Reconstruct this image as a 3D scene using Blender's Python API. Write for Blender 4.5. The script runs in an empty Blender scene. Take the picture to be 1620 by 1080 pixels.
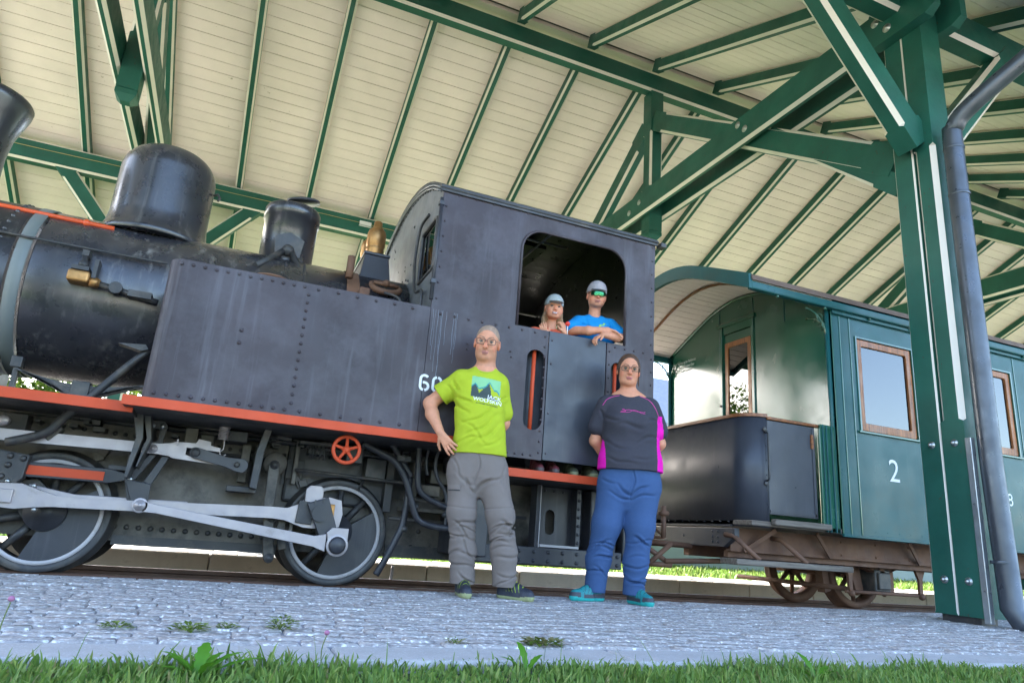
import bpy, math, random
import numpy as np
from mathutils import Vector, Matrix, geometry
from mathutils.bvhtree import BVHTree

R = math.radians
SC = bpy.context.scene
COL = SC.collection
rng = random.Random(7)
nrng = np.random.default_rng(7)

# ------------------------------------------------------------------ camera
cam_d = bpy.data.cameras.new('camera'); cam = bpy.data.objects.new('camera', cam_d); COL.objects.link(cam)
SC.camera = cam
cam_d.sensor_width = 36; cam_d.lens = 24.0; cam_d.clip_start = .05; cam_d.clip_end = 3000
CAM_YAW, CAM_PITCH, CAM_ROLL, CAM_H = R(21.54), R(15.94), R(4.307), .37
_f = Vector((math.sin(CAM_YAW)*math.cos(CAM_PITCH), math.cos(CAM_YAW)*math.cos(CAM_PITCH), math.sin(CAM_PITCH)))
_r = Vector((math.cos(CAM_YAW), -math.sin(CAM_YAW), 0)); _u = _r.cross(_f)
_r2 = _r*math.cos(CAM_ROLL)+_u*math.sin(CAM_ROLL); _u2 = -_r*math.sin(CAM_ROLL)+_u*math.cos(CAM_ROLL)
_m = Matrix((_r2, _u2, -_f)).transposed().to_4x4(); _m.translation = (0, 0, CAM_H)
cam.matrix_world = _m

# ------------------------------------------------------------------ sky, sun, exposure
SUN_TO = Vector((-.36, .72, .52)).normalized()          # towards the sun: behind the train, a little to the left
world = bpy.data.worlds.new('World'); SC.world = world; world.use_nodes = True
wn = world.node_tree; wbg = wn.nodes['Background']
sky = wn.nodes.new('ShaderNodeTexSky'); sky.sky_type = 'NISHITA'; sky.sun_disc = False
sky.sun_elevation = math.asin(SUN_TO.z); sky.sun_rotation = math.atan2(SUN_TO.x, SUN_TO.y)
sky.air_density = 1.0; sky.dust_density = 2.0; sky.ozone_density = 1.0
wn.links.new(sky.outputs[0], wbg.inputs[0]); wbg.inputs[1].default_value = .15
sun_d = bpy.data.lights.new('sun', 'SUN'); sun_d.energy = 5.0; sun_d.angle = R(.53); sun_d.color = (1, .94, .85)
sun = bpy.data.objects.new('sun', sun_d); COL.objects.link(sun)
sun.rotation_euler = SUN_TO.to_track_quat('Z', 'Y').to_euler(); sun.location = SUN_TO*60
SC.view_settings.view_transform = 'Standard'; SC.view_settings.look = 'None'
SC.view_settings.gamma = 1; SC.view_settings.use_curve_mapping = False
SC.view_settings.exposure = 2.92
SC.render.engine = 'CYCLES'
SC.cycles.use_denoising = True
SC.cycles.max_bounces = 8; SC.cycles.diffuse_bounces = 5; SC.cycles.glossy_bounces = 4; SC.cycles.transmission_bounces = 6
SC.cycles.sample_clamp_indirect = 6

# ------------------------------------------------------------------ materials
MATS = {}
def srgb(r, g, b):
    f = lambda c: ((c/255+.055)/1.055)**2.4 if c > 10 else c/255/12.92
    return (f(r), f(g), f(b))
def mat(name, col, rough=.5, metal=0., var=.12, vscale=3., bump=.15, bscale=60., bdist=.004,
        dirt=None, dscale=2., dlo=.55, dhi=.75, streak=None, samt=.5, sscale=14., rvar=.15, coat=0.,
        spec=.5, stretch=(1, 1, 1), attr=None, transl=0., speck=None, spscale=200., splo=.62, sphi=.66, joints=None):
    m = bpy.data.materials.new(name); m.use_nodes = True; MATS[name] = m
    nt = m.node_tree; N = nt.nodes; L = nt.links; b = N['Principled BSDF']
    b.inputs['Metallic'].default_value = metal; b.inputs['Coat Weight'].default_value = coat
    b.inputs['Coat Roughness'].default_value = .15; b.inputs['Specular IOR Level'].default_value = spec
    tc = N.new('ShaderNodeTexCoord'); mp = N.new('ShaderNodeMapping'); mp.inputs['Scale'].default_value = stretch
    L.new(tc.outputs['Object'], mp.inputs['Vector'])
    def noise(scale, detail=4, rough_=.55, vec=None):
        n = N.new('ShaderNodeTexNoise'); n.inputs['Scale'].default_value = scale; n.inputs['Detail'].default_value = detail
        n.inputs['Roughness'].default_value = rough_; L.new(vec or mp.outputs[0], n.inputs['Vector']); return n
    def ramp(sock, lo, hi):
        r = N.new('ShaderNodeMapRange'); r.inputs['From Min'].default_value = lo; r.inputs['From Max'].default_value = hi
        L.new(sock, r.inputs['Value']); return r.outputs[0]
    def mix(fac, a, bb):
        x = N.new('ShaderNodeMix'); x.data_type = 'RGBA'
        if hasattr(fac, 'links'): L.new(fac, x.inputs[0])
        else: x.inputs[0].default_value = fac
        for s, v in ((x.inputs[6], a), (x.inputs[7], bb)):
            if hasattr(v, 'links'): L.new(v, s)
            else: s.default_value = (*v, 1)
        return x.outputs[2]
    n1 = noise(vscale, 5, .6)
    if attr:
        at = N.new('ShaderNodeAttribute'); at.attribute_name = attr; base = at.outputs['Color']
        hs = N.new('ShaderNodeHueSaturation'); L.new(base, hs.inputs['Color'])
        L.new(ramp(n1.outputs[0], .2, .8), hs.inputs['Value'])
        mr = [x for x in N if x.type == 'MAP_RANGE'][-1]; mr.inputs['To Min'].default_value = 1-var; mr.inputs['To Max'].default_value = 1+var
        c = hs.outputs[0]
    else:
        lo = tuple(max(0, x*(1-var)) for x in col); hi = tuple(x*(1+var) for x in col)
        c = mix(ramp(n1.outputs[0], .25, .75), lo, hi)
    if streak:
        sm = N.new('ShaderNodeMapping'); sm.inputs['Scale'].default_value = (1, 1, .06)
        L.new(tc.outputs['Object'], sm.inputs['Vector'])
        n2 = noise(sscale, 4, .65, sm.outputs[0]); n2b = noise(1.3, 2)
        mul = N.new('ShaderNodeMath'); mul.operation = 'MULTIPLY'
        L.new(ramp(n2.outputs[0], .55, .78), mul.inputs[0]); L.new(ramp(n2b.outputs[0], .35, .7), mul.inputs[1])
        mu2 = N.new('ShaderNodeMath'); mu2.operation = 'MULTIPLY'; mu2.inputs[1].default_value = samt; L.new(mul.outputs[0], mu2.inputs[0])
        c = mix(mu2.outputs[0], c, streak)
    if dirt:
        n3 = noise(dscale, 6, .7)
        c = mix(ramp(n3.outputs[0], dlo, dhi), c, dirt)
    if speck:
        n5 = noise(spscale, 2, .5)
        c = mix(ramp(n5.outputs[0], splo, sphi), c, speck)
    L.new(c, b.inputs['Base Color'])
    nr = noise(vscale*2.3, 4, .6); rr = N.new('ShaderNodeMapRange'); L.new(nr.outputs[0], rr.inputs['Value'])
    rr.inputs['From Min'].default_value = .25; rr.inputs['From Max'].default_value = .75
    rr.inputs['To Min'].default_value = max(.02, rough-rvar); rr.inputs['To Max'].default_value = min(1, rough+rvar)
    L.new(rr.outputs[0], b.inputs['Roughness'])
    if bump:
        n4 = noise(bscale, 4, .6); bp = N.new('ShaderNodeBump'); bp.inputs['Strength'].default_value = bump
        bp.inputs['Distance'].default_value = bdist; L.new(n4.outputs[0], bp.inputs['Height']); L.new(bp.outputs[0], b.inputs['Normal'])
    if transl:
        tr = N.new('ShaderNodeBsdfTranslucent'); L.new(c, tr.inputs['Color']); ms = N.new('ShaderNodeMixShader')
        ms.inputs[0].default_value = transl; L.new(b.outputs[0], ms.inputs[1]); L.new(tr.outputs[0], ms.inputs[2])
        L.new(ms.outputs[0], N['Material Output'].inputs['Surface'])
    return m
def wood_mat(name, c1, c2, axis=0, scale=6, rough=.5):
    m = mat(name, c1, rough=rough, var=.1, bump=.2, bscale=40)
    nt = m.node_tree; N = nt.nodes; L = nt.links; b = N['Principled BSDF']
    tc = N.new('ShaderNodeTexCoord'); mp = N.new('ShaderNodeMapping'); s = [9., 9., 9.]; s[axis] = .6; mp.inputs['Scale'].default_value = s
    L.new(tc.outputs['Object'], mp.inputs[0]); n = N.new('ShaderNodeTexNoise'); n.inputs['Scale'].default_value = scale; n.inputs['Detail'].default_value = 6
    n.inputs['Distortion'].default_value = .6; L.new(mp.outputs[0], n.inputs['Vector'])
    r = N.new('ShaderNodeValToRGB'); r.color_ramp.elements[0].position = .35; r.color_ramp.elements[1].position = .65
    r.color_ramp.elements[0].color = (*c2, 1); r.color_ramp.elements[1].color = (*c1, 1)
    L.new(n.outputs[0], r.inputs[0]); L.new(r.outputs[0], b.inputs['Base Color'])
    return m
def glass_mat(name, tint=(.8, .85, .85), refl=.35):
    m = bpy.data.materials.new(name); m.use_nodes = True; MATS[name] = m
    nt = m.node_tree; N = nt.nodes; L = nt.links; N.remove(N['Principled BSDF'])
    t = N.new('ShaderNodeBsdfTransparent'); t.inputs[0].default_value = (*tint, 1)
    g = N.new('ShaderNodeBsdfGlossy'); g.inputs['Roughness'].default_value = .01; g.inputs['Color'].default_value = (1, 1, 1, 1)
    fr = N.new('ShaderNodeFresnel'); fr.inputs[0].default_value = 1.52
    ad = N.new('ShaderNodeMath'); ad.operation = 'ADD'; ad.use_clamp = True; ad.inputs[1].default_value = refl; L.new(fr.outputs[0], ad.inputs[0])
    ms = N.new('ShaderNodeMixShader'); L.new(ad.outputs[0], ms.inputs[0]); L.new(t.outputs[0], ms.inputs[1]); L.new(g.outputs[0], ms.inputs[2])
    L.new(ms.outputs[0], N['Material Output'].inputs['Surface'])
    return m

mat('beam_green', (.015, .100, .076), rough=.48, var=.26, vscale=2., bump=.2, bscale=28, bdist=.006, streak=(.03, .13, .10), samt=.4, speck=(.05, .06, .045), spscale=30, splo=.70, sphi=.74, stretch=(1, 1, 1), spec=.4)
mat('beam_cream', (.74, .68, .62), rough=.55, var=.06, bump=.08)
mat('board_cream', (.93, .79, .75), rough=.55, var=.09, vscale=1.3, bump=.14, bscale=30, dirt=(.34, .24, .15), dscale=11, dlo=.665, dhi=.76, spec=.3)
mat('board_back', (.05, .035, .022), rough=.9)
mat('roof_metal', (.10, .085, .08), rough=.5)
mat('galv', (.40, .43, .47), rough=.38, metal=.8, var=.15, vscale=10, bump=.05)
mat('downpipe', (.085, .095, .115), rough=.36, metal=.55, var=.2, vscale=4, bump=.03, bscale=8)
mat('bolt', (.45, .46, .46), rough=.35, metal=.9, bump=.02)
mat('loco_black', (.036, .036, .044), rough=.42, var=.3, vscale=2.5, bump=.10, bscale=22, bdist=.006, dirt=(.085, .075, .07), dscale=3.2, dlo=.60, dhi=.85, streak=(.16, .16, .17), samt=.35, spec=.5, rvar=.14)
mat('tank_black', (.046, .034, .040), rough=.44, var=.32, vscale=1.6, bump=.12, bscale=14, bdist=.008, dirt=(.090, .078, .092), dscale=2.6, dlo=.45, dhi=.80, streak=(.22, .22, .25), samt=.6, spec=.36, rvar=.14)
mat('boiler_black', (.030, .029, .036), rough=.30, var=.4, vscale=3, bump=.14, bscale=12, bdist=.008, dirt=(.085, .075, .066), dscale=3, dlo=.58, dhi=.85, streak=(.30, .28, .27), samt=.7, spec=.7, coat=.3, rvar=.13, sscale=18)
mat('frame_grime', (.135, .118, .100), rough=.52, var=.4, vscale=4, bump=.3, bscale=30, dirt=(.022, .020, .019), dscale=3.2, dlo=.46, dhi=.68, streak=(.13, .11, .09), samt=.5)
mat('dark_iron', (.042, .041, .044), rough=.48, var=.35, bump=.18, bscale=40, dirt=(.12, .10, .08), dscale=5, dlo=.5, dhi=.75, streak=(.13, .12, .11), samt=.4)
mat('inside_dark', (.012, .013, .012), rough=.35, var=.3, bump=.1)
mat('rod_steel', (.37, .33, .34), rough=.42, metal=.45, var=.12, vscale=6, bump=.06, bscale=50, dirt=(.22, .19, .15), dscale=7, dlo=.6, dhi=.8, spec=.5)
mat('ring_white', (.46, .43, .44), rough=.5, var=.1, bump=.06, dirt=(.2, .18, .16), dscale=6, dlo=.6, dhi=.8)
mat('band_grey', (.15, .17, .17), rough=.45, var=.12, bump=.08, dirt=(.16, .17, .16), dscale=5)
mat('orange_red', (.58, .075, .026), rough=.58, spec=.3, var=.12, vscale=4, bump=.08, dirt=(.22, .05, .03), dscale=5, dlo=.62, dhi=.85)
mat('orange_bright', (.70, .09, .02), rough=.4, var=.1, bump=.05)
mat('brass', (.42, .22, .08), rough=.42, metal=.75, var=.3, vscale=12, bump=.12, dirt=(.16, .08, .04), dscale=9, dlo=.5, dhi=.8)
mat('rust', (.15, .075, .048), rough=.75, var=.35, vscale=5, bump=.3, bscale=40, dirt=(.17, .085, .045), dscale=5, dlo=.45, dhi=.75, streak=(.15, .13, .11), samt=.5)
mat('rust_rail', (.10, .050, .032), rough=.65, var=.3, bump=.2, dirt=(.16, .08, .045), dscale=4)
mat('coach_green', (.016, .098, .062), rough=.20, var=.12, vscale=1.4, bump=.10, bscale=7, bdist=.008, spec=.6, coat=.5, streak=(.06, .17, .14), samt=.25)
mat('coach_teal', (.011, .088, .094), rough=.38, var=.16, vscale=1.2, bump=.14, bscale=5, bdist=.010, spec=.3, coat=.05, streak=(.06, .16, .16), samt=.4, dirt=(.022, .075, .070), dscale=2.2, dlo=.5, dhi=.75)
mat('apron_black', (.040, .043, .056), rough=.42, var=.25, vscale=2.4, bump=.12, bscale=15, bdist=.006, streak=(.12, .12, .14), samt=.4)
mat('coach_roof', (.13, .085, .07), rough=.7)
wood_mat('wood_frame', srgb(176, 110, 58), srgb(120, 66, 30), axis=2, rough=.38)
wood_mat('wood_rail', srgb(150, 90, 48), srgb(105, 60, 30), axis=1, rough=.4)
wood_mat('wood_old', (.20, .17, .14), (.10, .08, .065), axis=0, rough=.8)
mat('limescale', (.17, .19, .235), rough=.6, var=.3, vscale=30, bump=.1)
mat('white_paint', (.74, .75, .76), rough=.5, var=.05, bump=.03)
glass_mat('window_glass', (.10, .12, .14), .06)
glass_mat('glass_clear', (.95, .96, .96), -.02)
mat('granite', (.41, .385, .385), rough=.92, spec=.15, var=.14, vscale=7, bump=1.0, bscale=26, bdist=.022, speck=(.86, .86, .88), spscale=46, splo=.54, sphi=.68, dirt=(.20, .195, .21), dscale=19, dlo=.50, dhi=.68)
mat('granite_kerb', (.40, .385, .39), rough=.75, var=.12, vscale=8, bump=.35, bscale=120, bdist=.006, speck=(.5, .52, .56), spscale=160, splo=.6, sphi=.66)
mat('granite_far', (.50, .49, .46), rough=.8, var=.12, vscale=5, bump=.3, bscale=60)
mat('joint_sand', (.25, .25, .28), rough=.95, var=.3, vscale=20, bump=.3, bscale=120)
mat('gravel', (.46, .43, .38), rough=.95, var=.2, vscale=12, bump=.5, bscale=50, bdist=.02)
mat('concrete', (.56, .49, .40), rough=.8, var=.14, vscale=5, bump=.15, bscale=60, dirt=(.27, .22, .17), dscale=5, streak=(.28, .22, .17), samt=.4)
mat('ballast', (.14, .115, .10), rough=.95, var=.4, vscale=25, bump=.8, bscale=40, bdist=.03)
mat('panel_wall', (.34, .42, .43), rough=.55, var=.08, vscale=1.2, bump=.05)
mat('soil_grass', (.045, .075, .018), rough=.95, var=.4, vscale=9, bump=.5, bscale=60, bdist=.02)
mat('meadow', (.075, .125, .028), rough=.95, var=.35, vscale=.8, bump=.5, bscale=30, bdist=.03)
mat('tree_bark', (.085, .06, .045), rough=.9, bump=.5, bscale=25, bdist=.02)
for _n, _c in (('blade_a', (.155, .26, .05)), ('blade_b', (.115, .21, .045)), ('blade_c', (.24, .32, .08)), ('blade_d', (.26, .24, .10)),
               ('leaf_a', (.075, .135, .022)), ('leaf_b', (.11, .17, .022)), ('leaf_c', (.04, .085, .018)), ('dandelion_leaf', (.10, .27, .02))):
    mat(_n, _c, rough=.5, var=.15, vscale=20, bump=0, transl=.35, spec=.3)
mat('skin', (.46, .235, .160), rough=.52, var=.13, vscale=38, bump=.08, bscale=220, bdist=.001, spec=.35, attr='tint')
mat('cloth', (.2, .2, .2), rough=.85, var=.05, vscale=30, bump=.25, bscale=450, bdist=.001, spec=.2, attr='tint')
mat('hair', (.1, .07, .05), rough=.6, var=.25, vscale=60, bump=.4, bscale=300, bdist=.002, attr='tint', stretch=(1, 1, .25))
mat('shoe', (.03, .035, .05), rough=.6, var=.15, vscale=60, bump=.35, bscale=260, bdist=.002, attr='tint')
mat('eye_white_shaded', (.22, .18, .165), rough=.25, bump=0)  # whites of the eyes darkened: socket shade is put into the colour
mat('iris', (.05, .06, .06), rough=.2, bump=0)
mat('spectacle_frame', (.045, .03, .03), rough=.35, metal=.4, bump=0)
mat('mirror_lens', (.04, .22, .10), rough=.10, metal=.85, var=.8, vscale=22, bump=0)
mat('hub_red', (.75, .05, .03), rough=.4, bump=0)
mat('house_wall', (.60, .57, .52), rough=.85, bump=.1)
mat('house_wood', (.10, .055, .03), rough=.8, bump=.2)
mat('house_roof', (.15, .17, .21), rough=.5, bump=.1)
mat('dark_glass', (.03, .04, .05), rough=.08, bump=0, spec=.6)
mat('cable', (.42, .34, .14), rough=.5, bump=0)
mat('clover_pink', (.38, .14, .26), rough=.7, bump=0)
mat('stem', (.12, .16, .04), rough=.7, bump=0)

# ------------------------------------------------------------------ mesh helpers
def tag(o, label=None, cat=None, group=None, kind=None):
    if label: o['label'] = label
    if cat: o['category'] = cat
    if group: o['group'] = group
    if kind: o['kind'] = kind
    return o
def empty(name, loc, label=None, cat=None, group=None, kind=None):
    o = bpy.data.objects.new(name, None); o.empty_display_size = .2; o.location = loc; COL.objects.link(o)
    return tag(o, label, cat, group, kind)
def world_loc(o):
    v = Vector((0, 0, 0))
    while o is not None: v += o.location; o = o.parent
    return v

class MB:
    """collects shapes given in world coordinates; build() links them as one mesh object"""
    def __init__(s): s.v = []; s.f = []; s.m = []; s.s = []
    def add(s, vs, fs, mi=0, smooth=False):
        o = len(s.v); s.v.extend([tuple(v) for v in vs])
        for i, f in enumerate(fs):
            s.f.append(tuple(a+o for a in f)); s.m.append(mi[i] if isinstance(mi, (list, tuple)) else mi); s.s.append(smooth)
        return s
    def box(s, lo, hi, mi=0):
        x0, y0, z0 = lo; x1, y1, z1 = hi
        return s.add([(x0, y0, z0), (x1, y0, z0), (x1, y1, z0), (x0, y1, z0), (x0, y0, z1), (x1, y0, z1), (x1, y1, z1), (x0, y1, z1)],
                     [(0, 3, 2, 1), (4, 5, 6, 7), (0, 1, 5, 4), (1, 2, 6, 5), (2, 3, 7, 6), (3, 0, 4, 7)], mi)
    def obox(s, c, ax, ay, az, mi=0):
        c, ax, ay, az = map(Vector, (c, ax, ay, az)); vs = []
        for k in ((-1, -1, -1), (1, -1, -1), (1, 1, -1), (-1, 1, -1), (-1, -1, 1), (1, -1, 1), (1, 1, 1), (-1, 1, 1)):
            vs.append(c+ax*k[0]+ay*k[1]+az*k[2])
        return s.add(vs, [(0, 3, 2, 1), (4, 5, 6, 7), (0, 1, 5, 4), (1, 2, 6, 5), (2, 3, 7, 6), (3, 0, 4, 7)], mi)
    def bar(s, a, b, w, h, up=(0, 0, 1), mi=0):
        a, b = Vector(a), Vector(b); d = (b-a); L = d.length; d.normalize(); sd = d.cross(Vector(up)).normalized(); u = sd.cross(d)
        return s.obox((a+b)/2, d*(L/2), sd*(w/2), u*(h/2), mi)
    def tube(s, pts, r, n=10, mi=0, closed=False, smooth=True, caps=True):
        P = [Vector(p) for p in pts]; k = len(P); rs = r if isinstance(r, (list, tuple)) else [r]*k
        T = []
        for i in range(k):
            a = P[(i-1) % k] if closed or i > 0 else P[i]; b = P[(i+1) % k] if closed or i < k-1 else P[i]
            T.append((b-a).normalized())
        ref = Vector((0, 0, 1)) if abs(T[0].z) < .9 else Vector((1, 0, 0)); nx = T[0].cross(ref).normalized(); vs = []
        for i in range(k):
            nx = (nx-T[i]*nx.dot(T[i])).normalized(); ny = T[i].cross(nx)
            for j in range(n):
                a = 2*math.pi*j/n; vs.append(P[i]+(nx*math.cos(a)+ny*math.sin(a))*rs[i])
        fs = []
        for i in range(k if closed else k-1):
            i2 = (i+1) % k
            for j in range(n):
                j2 = (j+1) % n; fs.append((i*n+j, i*n+j2, i2*n+j2, i2*n+j))
        s.add(vs, fs, mi, smooth)
        if caps and not closed:
            s.add(vs[:n], [tuple(range(n-1, -1, -1))], mi); s.add(vs[-n:], [tuple(range(n))], mi)
        return s
    def lathe(s, prof, c, axis='Z', n=32, mi=0, smooth=True, a0=0., a1=2*math.pi, caps=True):
        """prof: list of (radius, offset along axis)"""
        c = Vector(c); full = abs(a1-a0-2*math.pi) < 1e-6; cols = n if full else n+1; vs = []
        for r_, t in prof:
            for j in range(cols):
                a = a0+(a1-a0)*j/n; p, q = r_*math.cos(a), r_*math.sin(a)
                vs.append(c+Vector((p, q, t) if axis == 'Z' else (t, p, q) if axis == 'X' else (q, t, p)))
        fs = []
        for i in range(len(prof)-1):
            for j in range(n):
                j2 = (j+1) % cols; fs.append((i*cols+j, i*cols+j2, (i+1)*cols+j2, (i+1)*cols+j))
        s.add(vs, fs, mi, smooth)
        if caps and full:
            if prof[0][0] > 1e-4: s.add(vs[:cols], [tuple(range(cols-1, -1, -1))], mi)
            if prof[-1][0] > 1e-4: s.add(vs[-cols:], [tuple(range(cols))], mi)
        return s
    def prism(s, loops, axis, a, b, mi=0, smooth_sides=False):
        """loops: outer polygon and optional holes, 2D; Y -> (x,z), X -> (y,z), Z -> (x,y); extruded from a to b"""
        if not isinstance(loops[0][0], (list, tuple)): loops = [loops]
        def P(p, t): return (p[0], t, p[1]) if axis == 'Y' else (t, p[0], p[1]) if axis == 'X' else (p[0], p[1], t)
        flat = [p for l in loops for p in l]; n = len(flat)
        tri = geometry.tessellate_polygon([[Vector((p[0], p[1], 0)) for p in l] for l in loops])
        vs = [P(p, a) for p in flat]+[P(p, b) for p in flat]; fs = []
        for t in tri: fs.append(tuple(t)); fs.append(tuple(i+n for i in reversed(t)))
        s.add(vs, fs, mi); o = 0
        for l in loops:
            k = len(l); vv = [P(p, a) for p in l]+[P(p, b) for p in l]
            s.add(vv, [(i, (i+1) % k, (i+1) % k+k, i+k) for i in range(k)], mi, smooth_sides)
        return s
    def ball(s, c, r, n=12, m=8, mi=0, sc=(1, 1, 1)):
        vs = []; fs = []
        for i in range(m+1):
            t = math.pi*i/m
            for j in range(n):
                a = 2*math.pi*j/n; vs.append((c[0]+r*sc[0]*math.sin(t)*math.cos(a), c[1]+r*sc[1]*math.sin(t)*math.sin(a), c[2]+r*sc[2]*math.cos(t)))
        for i in range(m):
            for j in range(n): fs.append((i*n+j, (i+1)*n+j, (i+1)*n+(j+1) % n, i*n+(j+1) % n))
        return s.add(vs, fs, mi, True)
    def rivets(s, pts, r=.011, nrm=(0, -1, 0), mi=0, n=7):
        nv = Vector(nrm).normalized(); ref = Vector((0, 0, 1)) if abs(nv.z) < .9 else Vector((1, 0, 0)); a_ = nv.cross(ref).normalized(); b_ = nv.cross(a_)
        for p in pts:
            p = Vector(p); vs = []
            for rr, h in ((1, 0), (.8, .5), (.35, .78)):
                for j in range(n):
                    t = 2*math.pi*j/n; vs.append(p+(a_*math.cos(t)+b_*math.sin(t))*r*rr+nv*r*h)
            vs.append(p+nv*r*.82); fs = []
            for i in range(2):
                for j in range(n): fs.append((i*n+j, i*n+(j+1) % n, (i+1)*n+(j+1) % n, (i+1)*n+j))
            for j in range(n): fs.append((2*n+j, 2*n+(j+1) % n, 3*n))
            s.add(vs, fs, mi, True)
        return s
    def build(s, name, mats, parent=None, bevel=0., seg=2, kind=None, loc=None, fix=True):
        me = bpy.data.meshes.new(name)
        off = loc if loc is not None else (world_loc(parent) if parent is not None else Vector((0, 0, 0)))
        off = Vector(off)
        me.from_pydata([(v[0]-off.x, v[1]-off.y, v[2]-off.z) for v in s.v], [], s.f)
        if isinstance(mats, str): mats = [mats]
        for m in mats: me.materials.append(MATS[m])
        me.polygons.foreach_set('material_index', s.m); me.polygons.foreach_set('use_smooth', s.s)
        me.update()
        if fix:
            import bmesh
            bm = bmesh.new(); bm.from_mesh(me); bmesh.ops.remove_doubles(bm, verts=bm.verts, dist=1e-5)
            bmesh.ops.recalc_face_normals(bm, faces=bm.faces); bm.to_mesh(me); bm.free()
        o = bpy.data.objects.new(name, me); COL.objects.link(o)
        if parent is not None:
            o.parent = parent
            if loc is not None: o.location = off-world_loc(parent)
        elif loc is not None: o.location = off
        if bevel:
            md = o.modifiers.new('bevel', 'BEVEL'); md.width = bevel; md.segments = seg; md.limit_method = 'ANGLE'; md.angle_limit = R(40)
            md.use_clamp_overlap = True
        if kind: o['kind'] = kind
        return o
def copy_to(o, dloc, parent=None):
    c = o.copy(); COL.objects.link(c); c.location = o.location+Vector(dloc); c.parent = parent or o.parent
    return c
def rpoly(x0, z0, x1, z1, r, n=5, corners=(1, 1, 1, 1)):
    """rounded rectangle, counter-clockwise from lower left; corners ll, lr, ur, ul"""
    out = []
    for (cx, cz, a), on in zip(((x0+r, z0+r, 180), (x1-r, z0+r, 270), (x1-r, z1-r, 0), (x0+r, z1-r, 90)), corners):
        if on:
            for i in range(n+1): t = R(a+90*i/n); out.append((cx+r*math.cos(t), cz+r*math.sin(t)))
        else: out.append({180: (x0, z0), 270: (x1, z0), 0: (x1, z1), 90: (x0, z1)}[a])
    return out
def arc(cx, cz, r, a0, a1, n=8): return [(cx+r*math.cos(R(a0+(a1-a0)*i/n)), cz+r*math.sin(R(a0+(a1-a0)*i/n))) for i in range(n+1)]
def lin(a, b, n): return [a+(b-a)*i/(n-1) for i in range(n)] if n > 1 else [a]
def bez(P, n=8):
    """smooth path through points (Catmull-Rom)"""
    P = [Vector(p) for p in P]; out = []
    for i in range(len(P)-1):
        p0, p1, p2, p3 = P[max(i-1, 0)], P[i], P[i+1], P[min(i+2, len(P)-1)]
        for k in range(n):
            t = k/n; out.append(.5*((2*p1)+(p2-p0)*t+(2*p0-5*p1+4*p2-p3)*t*t+(3*p1-p0-3*p2+p3)*t**3))
    out.append(P[-1]); return out
def text_mesh(body, size, mats, parent, origin, xdir, up, name, extrude=.0015, align='CENTER'):
    """flat lettering standing on a surface at origin"""
    cu = bpy.data.curves.new(name, 'FONT'); cu.body = body; cu.size = size; cu.extrude = extrude; cu.align_x = align; cu.align_y = 'CENTER'
    cu.resolution_u = 3
    t = bpy.data.objects.new(name, cu); COL.objects.link(t)
    dg = bpy.context.evaluated_depsgraph_get(); me = bpy.data.meshes.new_from_object(t.evaluated_get(dg)); bpy.data.objects.remove(t)
    xd, ud = Vector(xdir), Vector(up).normalized(); nd = xd.normalized().cross(ud)
    off = Vector(origin)-(world_loc(parent) if parent else Vector())
    for v in me.vertices: v.co = off+xd*v.co.x+ud*v.co.y+nd*v.co.z
    me.materials.clear(); me.materials.append(MATS[mats]); me.name = name
    o = bpy.data.objects.new(name, me); COL.objects.link(o); o.parent = parent
    return o

# ================================================================== ground, pavements, track
def extrude_x(name, prof, x0, x1, mats, mi=None, kind='structure', label=None, cat=None):
    vs = [(x0, y, z) for y, z in prof]+[(x1, y, z) for y, z in prof]; n = len(prof)
    m = MB(); m.add(vs, [(i, i+n, i+n+1, i+1) for i in range(n-1)], mi or 0)
    o = m.build(name, mats); tag(o, label, cat, kind=kind); return o
extrude_x('ground', [(-900, -.03), (-4, -.03), (1.2, -.03), (2.13, -.035), (2.15, -.25), (8.12, -.25), (8.14, .0), (12.4, .0), (30, .05), (900, .3)], -900, 900,
          ['meadow', 'soil_grass', 'ballast'], [0, 0, 1, 1, 2, 2, 1, 0, 0], label='green meadow ground around the shelter', cat='ground')
fc = MB().box((-60, -26, -.2), (60, -4.2, -.012)).build('bounce_forecourt', 'gravel'); tag(fc, 'added unseen pale gravel forecourt across the lawn', 'bounce_forecourt', kind='structure')  # unseen gravel area added to bounce neutral light onto ceiling and locomotive
pav = MB().box((-14, 2.385, -.26), (32, 4.49, -.006)).build('pavement', 'joint_sand')
tag(pav, 'grey granite sett pavement in front of the train', 'pavement', kind='structure')
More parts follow.
